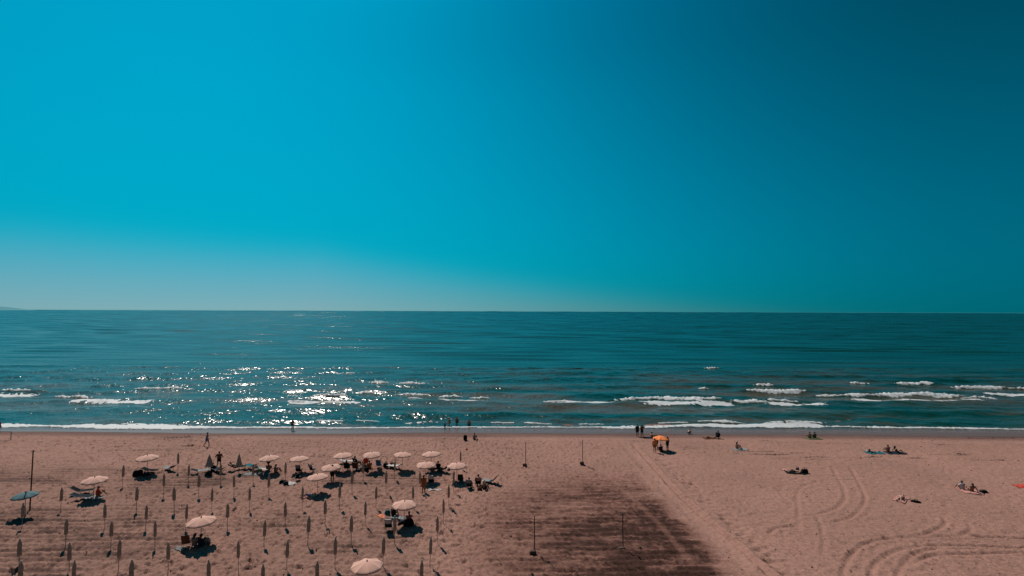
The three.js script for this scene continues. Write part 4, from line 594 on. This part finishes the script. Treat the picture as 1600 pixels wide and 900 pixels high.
{ const g = bag(-6.4, -49.25, 0.4, M.white, 'white and blue bag hanging from an umbrella rim', 0.36, 0.3, 0.14); g.position.y = 1.2; const c = g.children[0]; part('blue_patch', blobBox(0.2, 0.2, 0.05, 2).translate(0.02, 0.02, 0.07), M.navy, g); }
chair(-3.35, -48.6, PI + 0.2, M.black, 'black chair with pink towel in the group beside the umbrellas', [M.pink, 'pink towel over the back of the tallest sitter\'s chair']); person('chair', -3.35, -48.6, PI + 0.2, 'person in dark top seated on a chair with a pink towel', { top: M.darkgreen, bottom: M.black, skin: 1, size: 1.08 });
chair(-4.15, -47.9, PI - 0.2, M.darkgreen, 'dark green chair in the group beside the umbrellas', [M.grey, 'grey towel over the dark green chair in the group']); person('chair', -4.15, -47.9, PI - 0.2, 'person in grey seated on a dark green chair', { top: M.grey, bottom: M.black, skin: 1, long: 1 });
person('knees', -2.75, -47.7, PI - 0.8, 'person in a white cap sitting on the sand next to the chairs', { hat: M.white, bottom: M.black, skin: 1 }); bag(-3.1, -47.4, 0.7, M.brown, 'brown bag at the feet of the seated group', 0.5, 0.35);
{ const l = lounger(-2.1, -49.2, -2.0, M.navy, 'navy lounger with upright back beside the seated group', 1.25); drape(l, 1.25, M.paleblue, 'pale towel on the lounger beside the seated group', 0, 3); }
chair(-9.75, -38.6, PI + 0.1, M.darkgreen, 'dark green deck chair with a white towel in full sun', [M.white, 'white towel hung over the dark green deck chair in full sun']);
person('knees', -8.5, -40.3, PI + 0.2, 'person in pink sitting at the pole of an umbrella', { top: M.pink, bottom: M.black, skin: 0, long: 1 }); bag(-8.35, -39.5, 0.3, M.black, 'large black bag in the shade near the person in pink', 0.8, 0.6, 0.45); bag(-9.05, -39.8, 1.1, M.navy, 'navy bag in the shade near the person in pink', 0.6, 0.4, 0.3);
towel(-11.1, -41.3, 0.7, M.coral, 'coral orange towel with white ends in full sun', 0.4, 1.1, M.white); bag(-10.65, -41.7, 0.2, M.teal, 'bright teal bag on the sand by the orange towel', 0.5, 0.35); person('knees', -10.1, -41.4, PI - 0.5, 'person in black sitting in the sun near the orange towel', { top: M.black, bottom: M.black, skin: 1, size: 0.9 }); towel(-9.6, -41.0, PI / 2, M.paleblue, 'pale blue towel next to the teal bag', 0.7, 1.3);
chair(-24.05, -36.0, PI + 0.3, M.brown, 'brown low chair beside the pale bag and seated person'); person('knees', -23.55, -36.1, PI - 0.2, 'person with long dark hair sitting beside the pale bag', { bikini: M.pink, skin: 0, long: 1 }); bag(-22.95, -36.6, 0.2, M.white, 'pale bag next to an umbrella pole', 0.55, 0.4); towel(-24.3, -35.6, PI / 2 - 0.2, M.paleblue, 'pale blue towel beside the brown low chair', 0.5, 0.9); person('knees', -23.1, -36.1, PI - 0.6, 'person in navy sitting in the umbrella shade beside a long-haired companion', { top: M.navy, bottom: M.navy, skin: 1 });
// bits of weed, driftwood and clods scattered over the sand
{
  const g = new THREE.IcosahedronGeometry(1, 1), p = g.attributes.position; for (let k = 0; k < p.count; k++) { const f = 0.75 + 0.5 * vn(p.getX(k) * 2 + 5, p.getY(k) * 2 + p.getZ(k) * 1.3); p.setXYZ(k, p.getX(k) * f, p.getY(k) * f, p.getZ(k) * f); } g.computeVertexNormals();
  const N = 2600, o = new THREE.InstancedMesh(g, mat(0.06, 0.035, 0.026, 0.95), N), m = new THREE.Matrix4(), q = new THREE.Quaternion(); let k = 0, guard = 0;
  while (k < N && guard++ < 400000) { const x = rr(-76, 76), z = rr(-68.5, -28.5), d = debrisLine(x, z); if (rnd() > 0.035 + 0.9 * d) continue; const s = rr(0.015, 0.05) * (d > 0.3 ? 1.3 : 1); q.setFromEuler(new THREE.Euler(0, rr(0, 6.28), rr(-0.3, 0.3))); o.setMatrixAt(k++, m.compose(V(x, gy(x, z) + s * 0.2, z), q, V(s * rr(1, 3), s * 0.7, s * rr(0.7, 1.3)))); }
  o.count = k; o.name = 'beach_debris'; o.castShadow = o.receiveShadow = true; o.userData = { kind: 'stuff', label: 'dark bits of weed and driftwood scattered over the sand' }; scene.add(o);
}
renderer.render(scene, camera);
